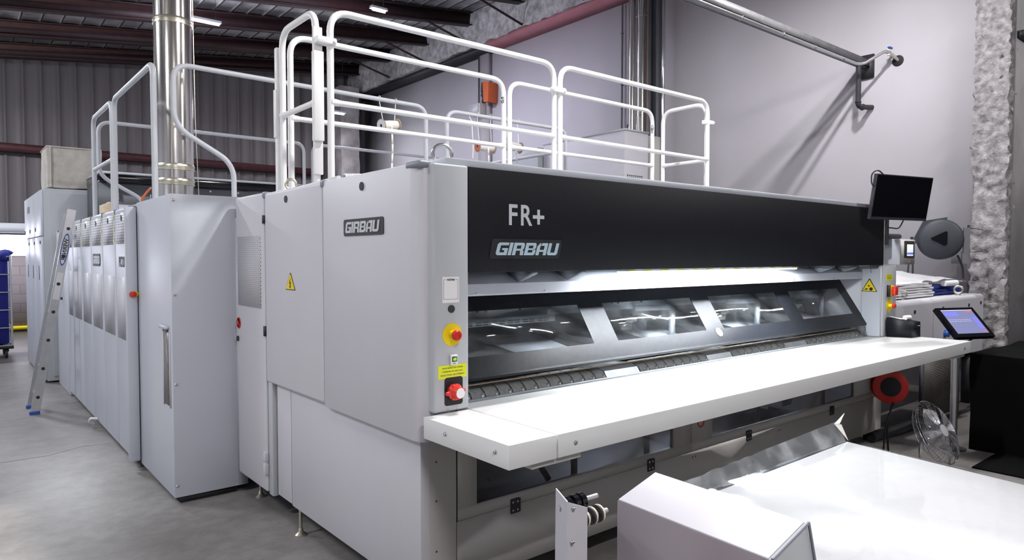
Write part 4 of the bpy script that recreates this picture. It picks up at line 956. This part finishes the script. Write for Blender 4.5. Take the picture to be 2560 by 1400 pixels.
for i in range(7): tube(b, fillet([(9.10, 12.0+random.uniform(-.1, .1), 4.9+random.random()*.5) for _ in range(5)], .05), .014, 5)
part('wires', b, 'dark', g)
b = nb(); tube(b, [(9.11, 12.2, 4.9), (9.11, 12.2, 6.0)], .012, 6); part('conduit', b, 'dark', g)

# second folding conveyor at the far right, with linen on it
cv = thing('stacking_conveyor', (6.45, 2.5, 0), 'white stacking conveyor behind the right end of the shelf, linen on top', 'conveyor')
def rounded_top(x0, x1, bev=0):
    return prism(nb(), [(2.50, .58), (2.50, 1.150), (2.504, 1.170), (2.515, 1.186), (2.535, 1.194), (3.60, 1.196), (3.60, .58)], 'X', x0, x1)
part('front_panel', rounded_top(6.14, 7.312), 'white', cv); part('front_panel', rounded_top(7.322, 8.75), 'white', cv)
b = nb()
for x, z in ((6.86, 1.09), (7.56, 1.09), (8.29, 1.09), (8.66, 1.10)): disc(b, (x, 2.50, z), FN, .018, .006, 16)
part('panel_locks', b, 'rubber', cv)
for x in (6.2, 8.6):
    for y in (2.6, 3.5): b = nb(); bx(b, x-.04, x+.04, y-.04, y+.04, 0, .58); part('leg', b, 'dark', cv)
part('blue_knob', cyl(nb(), (7.62, 2.50, .84), (7.62, 2.46, .84), .035, 16), 'bluebadge', cv)
eye(cv, 6.89, 2.62, 1.195, .034, .009, (.9, .43, 0), 'zinc'); eye(cv, 8.17, 2.56, 1.195, .038, .012, (.93, .37, 0), 'zinc')
# folded white cloths
def cloth_layer(x0, x1, y0, y1, z, th, seed, sag=0):
    bm = nb(); nx, ny = 26, 8; V = []
    for s_ in (0, 1):
        for i in range(nx+1):
            for j in range(ny+1):
                u, v = i/nx, j/ny; x = x0+(x1-x0)*u; y = y0+(y1-y0)*v
                edge = min(1, min(u, 1-u, v, 1-v)*12)
                dz = noise.noise(Vector((x*3, y*3, seed)))*.010*(1 if s_ else 0)
                e = noise.noise(Vector((seed*3.1, y*5 if u in (0, 1) else x*5, 2)))*.02
                zz = z + s_*(th*(.8+.2*edge) ) + dz + sag*math.sin(PI*u)*.0
                V.append(bm.verts.new((x + (e if u in (0, 1) else 0), y + (e if v in (0, 1) else 0), zz)))
    n1 = (nx+1)*(ny+1); idx = lambda s_, i, j: V[s_*n1 + i*(ny+1)+j]
    for i in range(nx):
        for j in range(ny):
            bm.faces.new((idx(1, i, j), idx(1, i+1, j), idx(1, i+1, j+1), idx(1, i, j+1))); bm.faces.new((idx(0, i, j), idx(0, i, j+1), idx(0, i+1, j+1), idx(0, i+1, j)))
    for i in range(nx):
        for j in (0, ny): bm.faces.new((idx(0, i, j), idx(0, i+1, j), idx(1, i+1, j), idx(1, i, j)))
    for j in range(ny):
        for i in (0, nx): bm.faces.new((idx(0, i, j), idx(0, i, j+1), idx(1, i, j+1), idx(1, i, j)))
    bmesh.ops.recalc_face_normals(bm, faces=bm.faces); return bm
for i in range(6):
    sh = .02*math.sin(i*2.1)
    lab = ['lowest', 'second from the bottom', 'third from the bottom', 'fourth from the bottom', 'fifth from the bottom', 'topmost'][i]
    solo('folded_towel', cloth_layer(6.50+sh, 7.66+sh*1.5-.02*i*(i > 3), 2.62, 3.1, 1.206+i*.024, .021, i), 'cloth', 'folded white cloth on the conveyor, ' + lab + ' of its stack', 'cloth', 'folded white cloths on the conveyor')
b = nb()
for i in range(3): 
    t_ = cloth_layer(7.72-.1*i, 8.62+.05*i, 2.66+.02*i, 3.15, 1.206+i*.030, .028, 20+i); me = bpy.data.meshes.new('t'); t_.to_mesh(me); b.from_mesh(me); t_.free(); bpy.data.meshes.remove(me)
solo('blue_cloth', b, 'blue', 'folded dark blue cloth under the loose white sheet on the conveyor', 'cloth')
b = nb(); nx, ny = 40, 14; V = []
for i in range(nx+1):
    for j in range(ny+1):
        u, v = i/nx, j/ny; x = 7.30+1.35*u; y = 2.65+.50*v; h = 1.385 + .05*math.sin(PI*u)*v + .022*noise.fractal(Vector((x*3, y*5, 1)), 1, 2, 4) - (.03*(1-v)**2)
        if u > .8: h -= (u-.8)*.12; y -= (u-.8)*.1; h += .02*noise.noise(Vector((x*18, y*10, 2)))
        if u < .12: h -= (.12-u)*.7
        V.append(b.verts.new((x, y, max(h, 1.30))))
for i in range(nx):
    for j in range(ny): b.faces.new([V[q] for q in (i*(ny+1)+j, (i+1)*(ny+1)+j, (i+1)*(ny+1)+j+1, i*(ny+1)+j+1)])
bmesh.ops.solidify(b, geom=b.faces[:], thickness=.02)
solo('white_sheet', b, 'cloth', 'loose rumpled white sheet lying over the blue cloth', 'sheet')
g = thing('rolled_cloth', (8.0, 2.66, 1.33), 'rolled white cloth lying at the front of the blue cloth', 'cloth')
part('roll', tube(nb(), [(8.05, 2.66, 1.318), (8.35, 2.64, 1.318)], .030, 12), 'cloth', g)

# ---------------------------------------------------------------- screens, printer, reels
mn = thing('wall_monitor', (5.425, 2.267, 1.88), 'black flat monitor facing the camera above the right end of the machine', 'monitor')
a = Vector((.97, -.242, 0)).normalized(); nbk = Vector((-a.y, a.x, 0)); up = (Vector((0, 0, 1))*.985 - nbk*.16).normalized(); B0 = Vector((5.45, 2.31, 1.885)); w_, h_ = .66, .345; nr = a.cross(up)
def slab3(bm, o, a, u, w, h, n, t): 
    o = Vector(o); P = [o, o+a*w, o+a*w+n*t, o+n*t]; hexa(bm, P+[p+u*h for p in P]); bmesh.ops.recalc_face_normals(bm, faces=bm.faces); return bm
part('monitor_case', slab3(nb(), B0, a, up, w_, h_, -nr, .028), 'dark', mn)
part('screen', slab3(nb(), B0+a*.008+up*.022+nr*.002, a, up, w_-.016, h_-.03, -nr, .003), 'screenblk', mn)
cx = B0 + a*w_*.5 + up*.17 - nr*.03
part('monitor_arm', tube(nb(), fillet([cx, cx-nr*.10, Vector((6.22, 2.50, 2.0)), Vector((6.22, 2.50, 1.70))], .05), .018, 10), 'dark', mn)
b = nb(); tube(b, fillet([B0+a*.2-nr*.01, B0+a*.22-up*.06-nr*.02, B0+a*.38-up*.07-nr*.02, B0+a*.40-nr*.01], .05), .005, 6); part('cable', b, 'ink', mn); b = nb()
tl = B0+up*h_ - nr*.015; tube(b, fillet([tl+a*.08, tl+a*.02+up*.03, tl-a*.05+up*.0, tl-a*.03-up*.08, tl+a*.01-up*.10], .06), .005, 6)
part('cable', b, 'ink', mn)
hm = thing('control_terminal', (6.45, 2.5, 1.5), 'light grey control box with small lit touch screen, right of the black header', 'control box')
part('box_body', box(6.30, 6.60, 2.42, 2.66, 1.53, 1.75, bev=.004), 'cool', hm)
part('front_bezel', box(6.305, 6.595, 2.412, 2.42, 1.535, 1.745), 'beige', hm)
b = part('touch_panel', box(6.36, 6.565, 2.402, 2.412, 1.59, 1.735, bev=.003), 'dark', hm)
part('screen', box(6.40, 6.53, 2.4005, 2.402, 1.605, 1.705), 'hmi', b); part('screen_band', box(6.40, 6.53, 2.3995, 2.4005, 1.618, 1.635), 'scrb', b)
part('indicator', cyl(nb(), (6.47, 2.412, 1.555), (6.47, 2.406, 1.555), .006, 10), 'yellow', hm)
part('mounting_plate', box(6.09, 6.34, 2.60, 2.625, 1.40, 1.97, bev=.003), 'grey', hm)
part('pivot_arm', tube(nb(), [(6.12, 2.55, 1.775), (6.48, 2.50, 1.775)], .024, 12), 'rubber', hm)
part('support_foot', box(6.085, 6.30, 2.57, 2.598, 1.40, 1.50), 'grey', hm)
pr = thing('label_printer', (5.96, 2.28, .95), 'small black receipt printer on the right end of the shelf', 'printer')
b = nb(); hexa(b, [(5.93, 2.18, .951), (6.068, 2.165, .951), (6.01, 2.335, .951), (5.862, 2.345, .951), (5.93, 2.182, 1.078), (6.068, 2.167, 1.074), (6.01, 2.335, 1.105), (5.862, 2.345, 1.108)])
part('printer_body', b, 'black', pr)
part('paper_roll', cyl(nb(), (5.965, 2.245, 1.105), (6.03, 2.235, 1.105), .020, 18), 'paper', pr)
part('paper_strip', hexa(nb(), [(5.90, 2.25, 1.096), (5.96, 2.24, 1.094), (5.95, 2.33, 1.110), (5.89, 2.335, 1.112), (5.90, 2.25, 1.098), (5.96, 2.24, 1.096), (5.95, 2.33, 1.112), (5.89, 2.335, 1.114)]), 'paper', pr)
part('printer_badge', box(6.035, 6.055, 2.166, 2.170, 1.04, 1.045), 'paper', pr)
# tablet on a post
tb = thing('touch_screen', (6.45, 1.98, 0), 'tilted black touch screen with blue display beyond the shelf end', 'touch screen')
az, ti, w_ = math.radians(114.1), math.radians(45.8), .393; h_ = w_*.78
a = Vector((math.sin(az), math.cos(az), 0)); nk = Vector((-a.y, a.x, 0)); u = nk*math.cos(ti) + Vector((0, 0, 1))*math.sin(ti); n = a.cross(u); B0 = Vector((6.25, 1.959, .951))
part('case', slab3(nb(), B0, a, u, w_, h_, -n, .035), 'screenblk', tb)
S0 = B0 + a*.035 + u*.035 + n*.001; sw_, sh_ = w_-.07, h_-.06
part('display', slab3(nb(), S0, a, u, sw_, sh_, -n, .002), 'scr', tb)
b = nb()
slab3(b, S0+a*.01+u*(sh_*.72)+n*.001, a, u, sw_*.42, sh_*.20, -n, .001); slab3(b, S0+a*(sw_*.82)+u*(sh_*.18)+n*.001, a, u, sw_*.16, sh_*.5, -n, .001); part('blue_fields', b, 'scrb', tb)
b = nb(); slab3(b, S0+a*(sw_*.7)+u*(sh_*.88)+n*.001, a, u, sw_*.28, sh_*.05, -n, .001); slab3(b, S0+a*(sw_*.84)+u*(sh_*.06)+n*.001, a, u, sw_*.14, sh_*.05, -n, .001); slab3(b, S0+a*(sw_*.47)+u*(sh_*.55)+n*.001, a, u, sw_*.06, sh_*.04, -n, .001); part('red_fields', b, 'scrr', tb)
b = nb()
for i in range(9): slab3(b, S0+a*(.01+i*.026)+u*(sh_*.50)+n*.001, a, u, .018, .003, -n, .001); slab3(b, S0+a*(.01+i*.026)+u*(sh_*.57)+n*.001, a, u, .018, .003, -n, .001)
slab3(b, S0+u*(sh_*.97)+n*.001, a, u, sw_, .006, -n, .001)
part('pale_lines', b, 'scrl', tb)
pc = B0 + a*(w_*.45) + u*(h_*.3) - n*.035
part('post', tube(nb(), [(6.43, 2.03, .0), (6.43, 2.03, .90), pc], .028, 14), 'alu', tb)
b = nb(); lathe(b, (6.43, 2.03, 0), (0, 0, 1), [(0, .095), (.012, .095), (.02, .04)], 24); part('post_base', b, 'dark', tb)
part('cable', tube(nb(), fillet([pc + a*.1, pc+a*.12+Vector((0, 0, -.06)), pc+Vector((0, 0, -.10))], .04), .006, 6), 'ink', tb)

# hose reel
hr = thing('hose_reel', (8.28, 2.77, 1.78), 'big grey round hose reel hanging beside the broken pillar', 'hose reel')
c = Vector((8.28, 2.78, 1.785)); nv = Vector((-.90, -.43, .03)).normalized(); R0 = .218
part('reel_case', lathe(nb(), c - nv*.09, nv, [(.04, R0*.93), (.055, R0), (.12, R0), (.15, R0*.95), (.165, R0*.86), (.168, R0*.70), (.172, R0*.66), (.178, R0*.3)], 48), 'reelgrey', hr)
s_, t_ = frame_of(nv); e_ = Vector((-nv.y, nv.x, 0)).normalized(); e_ = -e_ if e_.dot(Vector((.77, -.64, 0))) < 0 else e_
b = nb(); U_ = Vector((0, 0, 1)); o_ = c - nv*.07
P = [o_ - e_*.24 + U_*.02, o_ - e_*.235 - U_*.05, o_ + e_*.02 + U_*.06, o_ + e_*.06 + U_*.235, o_ - e_*.16 + U_*.20]
A = [b.verts.new(p) for p in P]; Bq = [b.verts.new(p + nv*.11) for p in P]; b.faces.new(A); b.faces.new(Bq[::-1])
for i in range(5): b.faces.new((A[i], Bq[i], Bq[(i+1) % 5], A[(i+1) % 5]))
bmesh.ops.recalc_face_normals(b, faces=b.faces); part('hose_outlet', b, 'reelgrey', hr)
b = nb(); k0 = c + nv*.088; tri_ = [(.055, .075), (.055, -.055), (.03, -.07), (-.09, -.004), (-.095, .012), (.04, .082)]
plane_poly(b, [tri_], k0, e_, U_, .012) if e_.cross(U_).dot(nv) > 0 else plane_poly(b, [tri_], k0 + nv*.012, e_, U_, .012)
part('centre_badge', b, 'screenblk', hr)
q = c + e_*.26 - nv*.02
b = nb(); 
for dz in (0,): slab3(b, q - U_*.15 - e_*.05, e_, U_, .055, .27, nv, .06)
part('swivel_bracket', b, 'darkgrey', hr)
b = nb(); tube(b, [q+U_*.12, Vector((9.04, 2.60, 1.90))], .004, 5); tube(b, [q-U_*.14, Vector((9.04, 2.60, 1.66))], .004, 5); tube(b, [q+U_*.12+e_*.0, q+U_*.15], .012, 8); part('wall_bracket', b, 'dark', hr)
part('hose', tube(nb(), fillet([c + e_*.16 - U_*.17, c + e_*.21 - U_*.28, c + e_*.22 - U_*.42], .06), .011, 8), 'ink', hr)
p0 = c - e_*.27 + U_*.03
b = nb(); tube(b, fillet([p0, p0 - U_*.08 - e_*.0, p0 - U_*.28 - e_*.02, p0 - U_*.46 - e_*.03], .1), .010, 8); tube(b, fillet([p0 + e_*.01, p0 - U_*.3 + e_*.02, p0 - U_*.46 + e_*.02], .1), .010, 8)
part('air_line', b, 'dark', hr); b = nb(); ball(b, p0 - U_*.26, .03, (1, 1, 1)); ball(b, p0 - U_*.25 - e_*.05, .022); part('line_clamp', b, 'ink', hr)
solo('junction_box', box(8.99, 9.04, 2.80, 2.90, 1.52, 1.66, bev=.004), 'darkgrey', 'small grey junction box at the edge of the broken pillar', 'junction box')

# cable reel, ducts, fan under the shelf end
cr = thing('cable_reel', (5.9, 2.32, .14), 'red ring cable reel hanging low behind the shelf end', 'cable reel')
c = Vector((5.905, 2.32, .54)); nv = Vector((-.75, -.62, .1)).normalized()
part('red_drum', lathe(nb(), c - nv*.05, nv, [(0, .075), (.0, .135), (.05, .135), (.055, .125), (.055, .078)], 36), 'red', cr)
part('drum_core', lathe(nb(), c - nv*.05, nv, [(0, .078), (.060, .078), (.062, .070)], 28), 'ink', cr)
b = nb(); tube(b, fillet([c+Vector((0, -.02, -.12)), c+Vector((-.06, 0, -.30)), c+Vector((-.02, 0, -.53))], .1), .008, 6); part('cable', b, 'ink', cr); b = nb(); tube(b, fillet([c+Vector((.05, -.02, -.1)), c+Vector((-.08, 0, -.28)), c+Vector((-.12, 0, -.53))], .1), .008, 6); part('cable', b, 'ink', cr); b = nb()
tube(b, [c+Vector((-.02, 0, .12)), c+Vector((.06, 0, .33))], .008, 6); part('cable', b, 'ink', cr)
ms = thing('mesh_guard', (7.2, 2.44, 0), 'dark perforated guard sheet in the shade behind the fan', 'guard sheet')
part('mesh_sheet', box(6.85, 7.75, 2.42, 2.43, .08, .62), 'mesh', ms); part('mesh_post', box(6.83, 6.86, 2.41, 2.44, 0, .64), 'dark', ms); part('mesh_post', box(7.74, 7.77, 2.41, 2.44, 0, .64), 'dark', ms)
bk = thing('dark_fill_box', (7.9, 1.4, 0), 'added matt black box standing in for the dark area at the right edge', 'black box')
b = nb()
hexa(b, [(6.95, 1.95, 0), (6.95, -.2, 0), (13.0, -.2, 0), (13.0, 1.95, 0), (6.98, 1.95, .79), (6.98, -.2, .79), (13.0, -.2, .82), (13.0, 1.95, .82)]); bmesh.ops.recalc_face_normals(b, faces=b.faces)
b.free(); b = grid_box(6.53, 13.2, .3, 1.95, 0, .79, .15, .02, 2, seed=5); part('cover', b, 'dark_fill', bk)  # added black box filling the dark corner
fn = thing('floor_fan', (5.58, 1.88, 0), 'chrome wire-cage floor fan tilted upwards under the shelf end', 'fan')
Rm = cam.rotation_euler.to_matrix(); rt, upv, bkv = Rm @ Vector((1, 0, 0)), Rm @ Vector((0, 1, 0)), Rm @ Vector((0, 0, 1))
nv = Vector((-.62, -.46, .58)).normalized()
nv = (rt*.50 + upv*.42 + bkv*.72).normalized()
fc = Vector((5.56, 1.86, .315)); s_, t_ = frame_of(nv); RF = .235
def fp_(a, r, h): return fc + (s_*math.cos(a) + t_*math.sin(a))*r + nv*h
cg = nb()
for i in range(1, 22):
    r = .045 + (RF-.045)*i/21; h = .055*(1-(r/RF)**2)**.5 if r < RF else 0
    tube(cg, [fp_(2*PI*k/40, r, h) for k in range(40)], .0015 if i < 21 else .004, 4, closed=True)
for k in range(12):
    a = 2*PI*k/12; tube(cg, [fp_(a+.5*(j/8), .045+(RF-.045)*j/8, .055*max(0, 1-((.045+(RF-.045)*j/8)/RF)**2)**.5) for j in range(9)], .002, 4)
part('front_cage', cg, 'chrome', fn)
cg = nb()
for i in range(2, 15):
    r = RF*i/14; h = -.10*max(0, 1-(r/RF)**2)**.5
    tube(cg, [fp_(2*PI*k/36, r, h) for k in range(36)], .0015, 4, closed=True)
for k in range(12):
    a = 2*PI*k/12; tube(cg, [fp_(a, RF*(.1+.9*j/8), -.10*max(0, 1-(.1+.9*j/8)**2)**.5) for j in range(9)], .002, 4)
part('rear_cage', cg, 'chrome', fn)
part('hub_badge', lathe(nb(), fc + nv*.050, nv, [(0, .045), (.006, .044), (.010, .03)], 24), 'railg', fn)
for k in range(3):
    a0 = 2*PI*k/3; b = nb(); V = []
    for i in range(7):
        for j in range(6):
            r = .03+.16*i/6; a = a0 + (j/5-.5)*(.5+.55*math.sin(PI*min(1, (i+1)/6.5))); h = (j/5-.5)*.07*(1-.4*i/6)-.02
            V.append(b.verts.new(fp_(a, r, h)))
    for i in range(6):
        for j in range(5): b.faces.new([V[q] for q in (i*6+j, (i+1)*6+j, (i+1)*6+j+1, i*6+j+1)])
    bmesh.ops.solidify(b, geom=b.faces[:], thickness=.002); part('blade', b, 'alu', fn)
part('motor', lathe(nb(), fc - nv*.11, nv, [(0, .045), (.07, .05), (.09, .03)], 20), 'chrome', fn)
b = nb(); y_ = s_; 
e2_ = Vector((nv.y, -nv.x, 0)).normalized()
tube(b, fillet([fc + e2_*.245, fc + e2_*.26 - Vector((0, 0, .12)), Vector((fc.x+e2_.x*.2, fc.y+e2_.y*.2, .015)), Vector((fc.x-e2_.x*.2, fc.y-e2_.y*.2, .015)), fc - e2_*.26 - Vector((0, 0, .12)), fc - e2_*.245], .05), .010, 8)
tube(b, [fc - Vector((nv.x, nv.y, 0))*.2 + e2_*.2 - Vector((0, 0, fc.z-.012)), fc - Vector((nv.x, nv.y, 0))*.2 - e2_*.2 - Vector((0, 0, fc.z-.012))], .010, 8)
part('stand', b, 'chrome', fn)
solo('power_cable', tube(nb(), fillet([(5.9, 2.30, .01), (5.75, 2.25, .01), (5.5, 2.2, .01), (5.6, 2.0, .01), (5.58, 1.95, .02)], .12), .007, 6), 'ink', 'black fan cable curling on the floor', 'cable')
b = nb(); tube(b, fillet([(6.1, 2.55, .05), (6.5, 2.5, .05), (7.0, 2.5, .05)], .1), .045, 10); solo('floor_hose', b, 'dark', 'thick dark hose on the floor behind the fan', 'hose')

# ---------------------------------------------------------------- foreground delivery table
ft = thing('delivery_table', (2.3, .5, 0), 'white delivery table in the foreground at the lower right', 'table')
part('tabletop', hexa(nb(), [(1.60, -.6, .765), (2.72, -.6, .765), (2.985, 1.345, .765), (1.60, 1.335, .765), (1.60, -.6, .80), (2.72, -.6, .80), (2.985, 1.345, .80), (1.60, 1.335, .80)]), 'tablew', ft)
for x, y in ((1.72, -.45), (2.60, -.45), (2.85, 1.22), (1.72, 1.22)): part('leg', box(x-.02, x+.02, y-.02, y+.02, 0, .765), 'beige', ft)
wb = thing('wedge_housing', (1.45, 1.0, .8), 'white wedge-shaped box housing on the left edge of the foreground table', 'housing')
prf = lambda y, k: [(1.357+k, y, .80), (1.357+k, y, .948), (1.512+k, y, .990), (1.575+k, y, .80)]
b = nb(); A = [b.verts.new(p) for p in prf(.775, 0)]; Bv = [b.verts.new(p) for p in prf(1.225, .024)]
fs = [b.faces.new((A[i], Bv[i], Bv[(i+1) % 4], A[(i+1) % 4])) for i in range(4)] + [b.faces.new(A[::-1]), b.faces.new(Bv)]
bmesh.ops.recalc_face_normals(b, faces=b.faces); bmesh.ops.bevel(b, geom=b.edges[:], offset=.0015, segments=2, profile=.5, affect='EDGES')
part('box_shell', b, 'white', wb)
b = nb(); y = .765
for p, q in (((1.357, .948), (1.512, .990)), ((1.512, .990), (1.575, .80)), ((1.357, .80), (1.357, .948)), ((1.357, .80), (1.575, .80))):
    p = Vector((p[0], y, p[1])); q = Vector((q[0], y, q[1])); tube(b, [p, q], .0042, 6)
part('end_trim', b, 'edge', wb)
part('end_panel', prism(nb(), [(1.359, .802), (1.359, .945), (1.510, .986), (1.572, .802)], 'Y', .768, .775), 'grey', wb, 'grey end panel with dark edging')
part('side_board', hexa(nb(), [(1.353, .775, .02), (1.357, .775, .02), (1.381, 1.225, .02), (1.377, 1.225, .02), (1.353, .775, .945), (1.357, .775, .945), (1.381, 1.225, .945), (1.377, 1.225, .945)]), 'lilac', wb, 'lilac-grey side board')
rs = thing('roller_stand', (1.32, 1.34, 0), 'narrow bracket plate holding small rollers, left of the wedge housing', 'roller stand')
b = nb(); hexa(b, [(1.285, 1.33, 0), (1.345, 1.31, 0), (1.345, 1.314, 0), (1.285, 1.334, 0), (1.294, 1.33, .930), (1.350, 1.31, .908), (1.350, 1.314, .908), (1.294, 1.334, .930)])
hexa(b, [(1.285, 1.334, 0), (1.289, 1.334, 0), (1.31, 1.40, 0), (1.306, 1.40, 0), (1.294, 1.334, .930), (1.298, 1.334, .930), (1.318, 1.40, .945), (1.314, 1.40, .945)])
bmesh.ops.recalc_face_normals(b, faces=b.faces); part('bracket_plate', b, 'white', rs)
b = nb()
for x, z in ((1.307, .913), (1.337, .885), (1.303, .82)): lathe(b, (x, 1.323, z), FN, [(0, .0050), (.006, .0045), (.0075, .003)], 12)
part('bracket_screws', b, 'bolt', rs)
part('upper_shaft', cyl(nb(), (1.30, 1.375, .900), (1.455, 1.375, .900), .0075, 14), 'alu', rs)
part('lower_shaft', cyl(nb(), (1.32, 1.335, .868), (1.455, 1.335, .868), .0075, 14), 'alu', rs)
for x in (1.322, 1.352, 1.377):
    part('black_roller', lathe(nb(), (x, 1.375, .900), (1, 0, 0), [(0, .012), (0, .0235), (.018, .0235), (.018, .012)], 28), 'screenblk', rs)
for x in (1.352, 1.383, 1.412):
    w = part('cream_roller', lathe(nb(), (x, 1.335, .868), (1, 0, 0), [(0, .012), (0, .0245), (.006, .0245), (.006, .012)], 28), 'dark', rs)
    part('tyre', ring(nb(), (x+.009, 1.335, .868), (1, 0, 0), .0215, .0042, 30, 8), 'cream', w)
    part('spacer', lathe(nb(), (x+.008, 1.335, .868), (1, 0, 0), [(0, .013), (.018, .013)], 20), 'alu', w)
# clear film over the table, its far edge turned up
fm2 = nb(); nx, ny = 46, 30; V = []
for i in range(nx+1):
    u = i/nx; x = 1.62 + (2.975-1.62)*u
    for j in range(ny+1):
        v = j/ny; y = 1.36 - 1.9*v
        h = .8035 + .004*abs(noise.noise(Vector((x*3, y*9, 0)))) + (.018*max(0, noise.noise(Vector((x*5, y*3, 4))))*max(0, 1-u*1.5))
        V.append(fm2.verts.new((x - (.0 if v < .1 else .13*v*u), y, h)))
for i in range(nx):
    for j in range(ny): fm2.faces.new([V[q] for q in (i*(ny+1)+j, (i+1)*(ny+1)+j, (i+1)*(ny+1)+j+1, i*(ny+1)+j+1)])
fz = thing('plastic_film', (2.3, .8, .80), 'clear crinkled plastic film spread on the foreground table, far edge turned up', 'plastic film')
part('flat_sheet', fm2, 'film', fz)
fb = nb(); V = []
for i in range(41):
    u = i/40; x = 1.86 + 1.12*u; lean = .02+.035*u
    H = .055 + .018*u + (.006*noise.noise(Vector((x*16, 0, 0))) if u < .55 else 0)
    for j in range(7):
        v = j/6; cr_ = .016*noise.noise(Vector((x*14 + v*9, v*3, 5)))*max(0, 1-u*1.7)
        V.append(fb.verts.new((x + .03*v*u, 1.348 + lean*v + cr_, .802 + H*v + .5*cr_)))
for i in range(40):
    for j in range(6): fb.faces.new([V[q] for q in (i*7+j, (i+1)*7+j, (i+1)*7+j+1, i*7+j+1)])
part('upturned_edge', fb, 'flap', fz)
b = hexa(nb(), [(2.985, 1.352, .802), (2.955, 1.385, .870), (3.075, 1.40, .900), (3.005, 1.36, .800), (2.987, 1.354, .802), (2.957, 1.387, .872), (3.077, 1.402, .902), (3.007, 1.362, .800)])
b.free(); b = nb()
for tri3 in (((3.0, 1.345, .800), (2.965, 1.39, .870), (2.995, 1.375, .868)), ((2.965, 1.392, .871), (3.000, 1.385, .868), (3.082, 1.402, .900))):
    A = [b.verts.new(p) for p in tri3]; Bq = [b.verts.new(Vector(p)+Vector((.0015, .0015, 0))) for p in tri3]; b.faces.new(A); b.faces.new(Bq[::-1])
    for i in range(3): b.faces.new((A[i], Bq[i], Bq[(i+1) % 3], A[(i+1) % 3]))
bmesh.ops.recalc_face_normals(b, faces=b.faces); part('stiff_corner', b, 'tape', fz, 'stiff cream corner pointing up')

solo('floor_mat', box(5.95, 9.0, -1.0, 1.75, .001, .012, bev=.002), 'dark_fill', 'added black sheet darkening the floor between the fan and the black box', 'dark sheet')  # added black sheet that darkens the floor here, no real mat
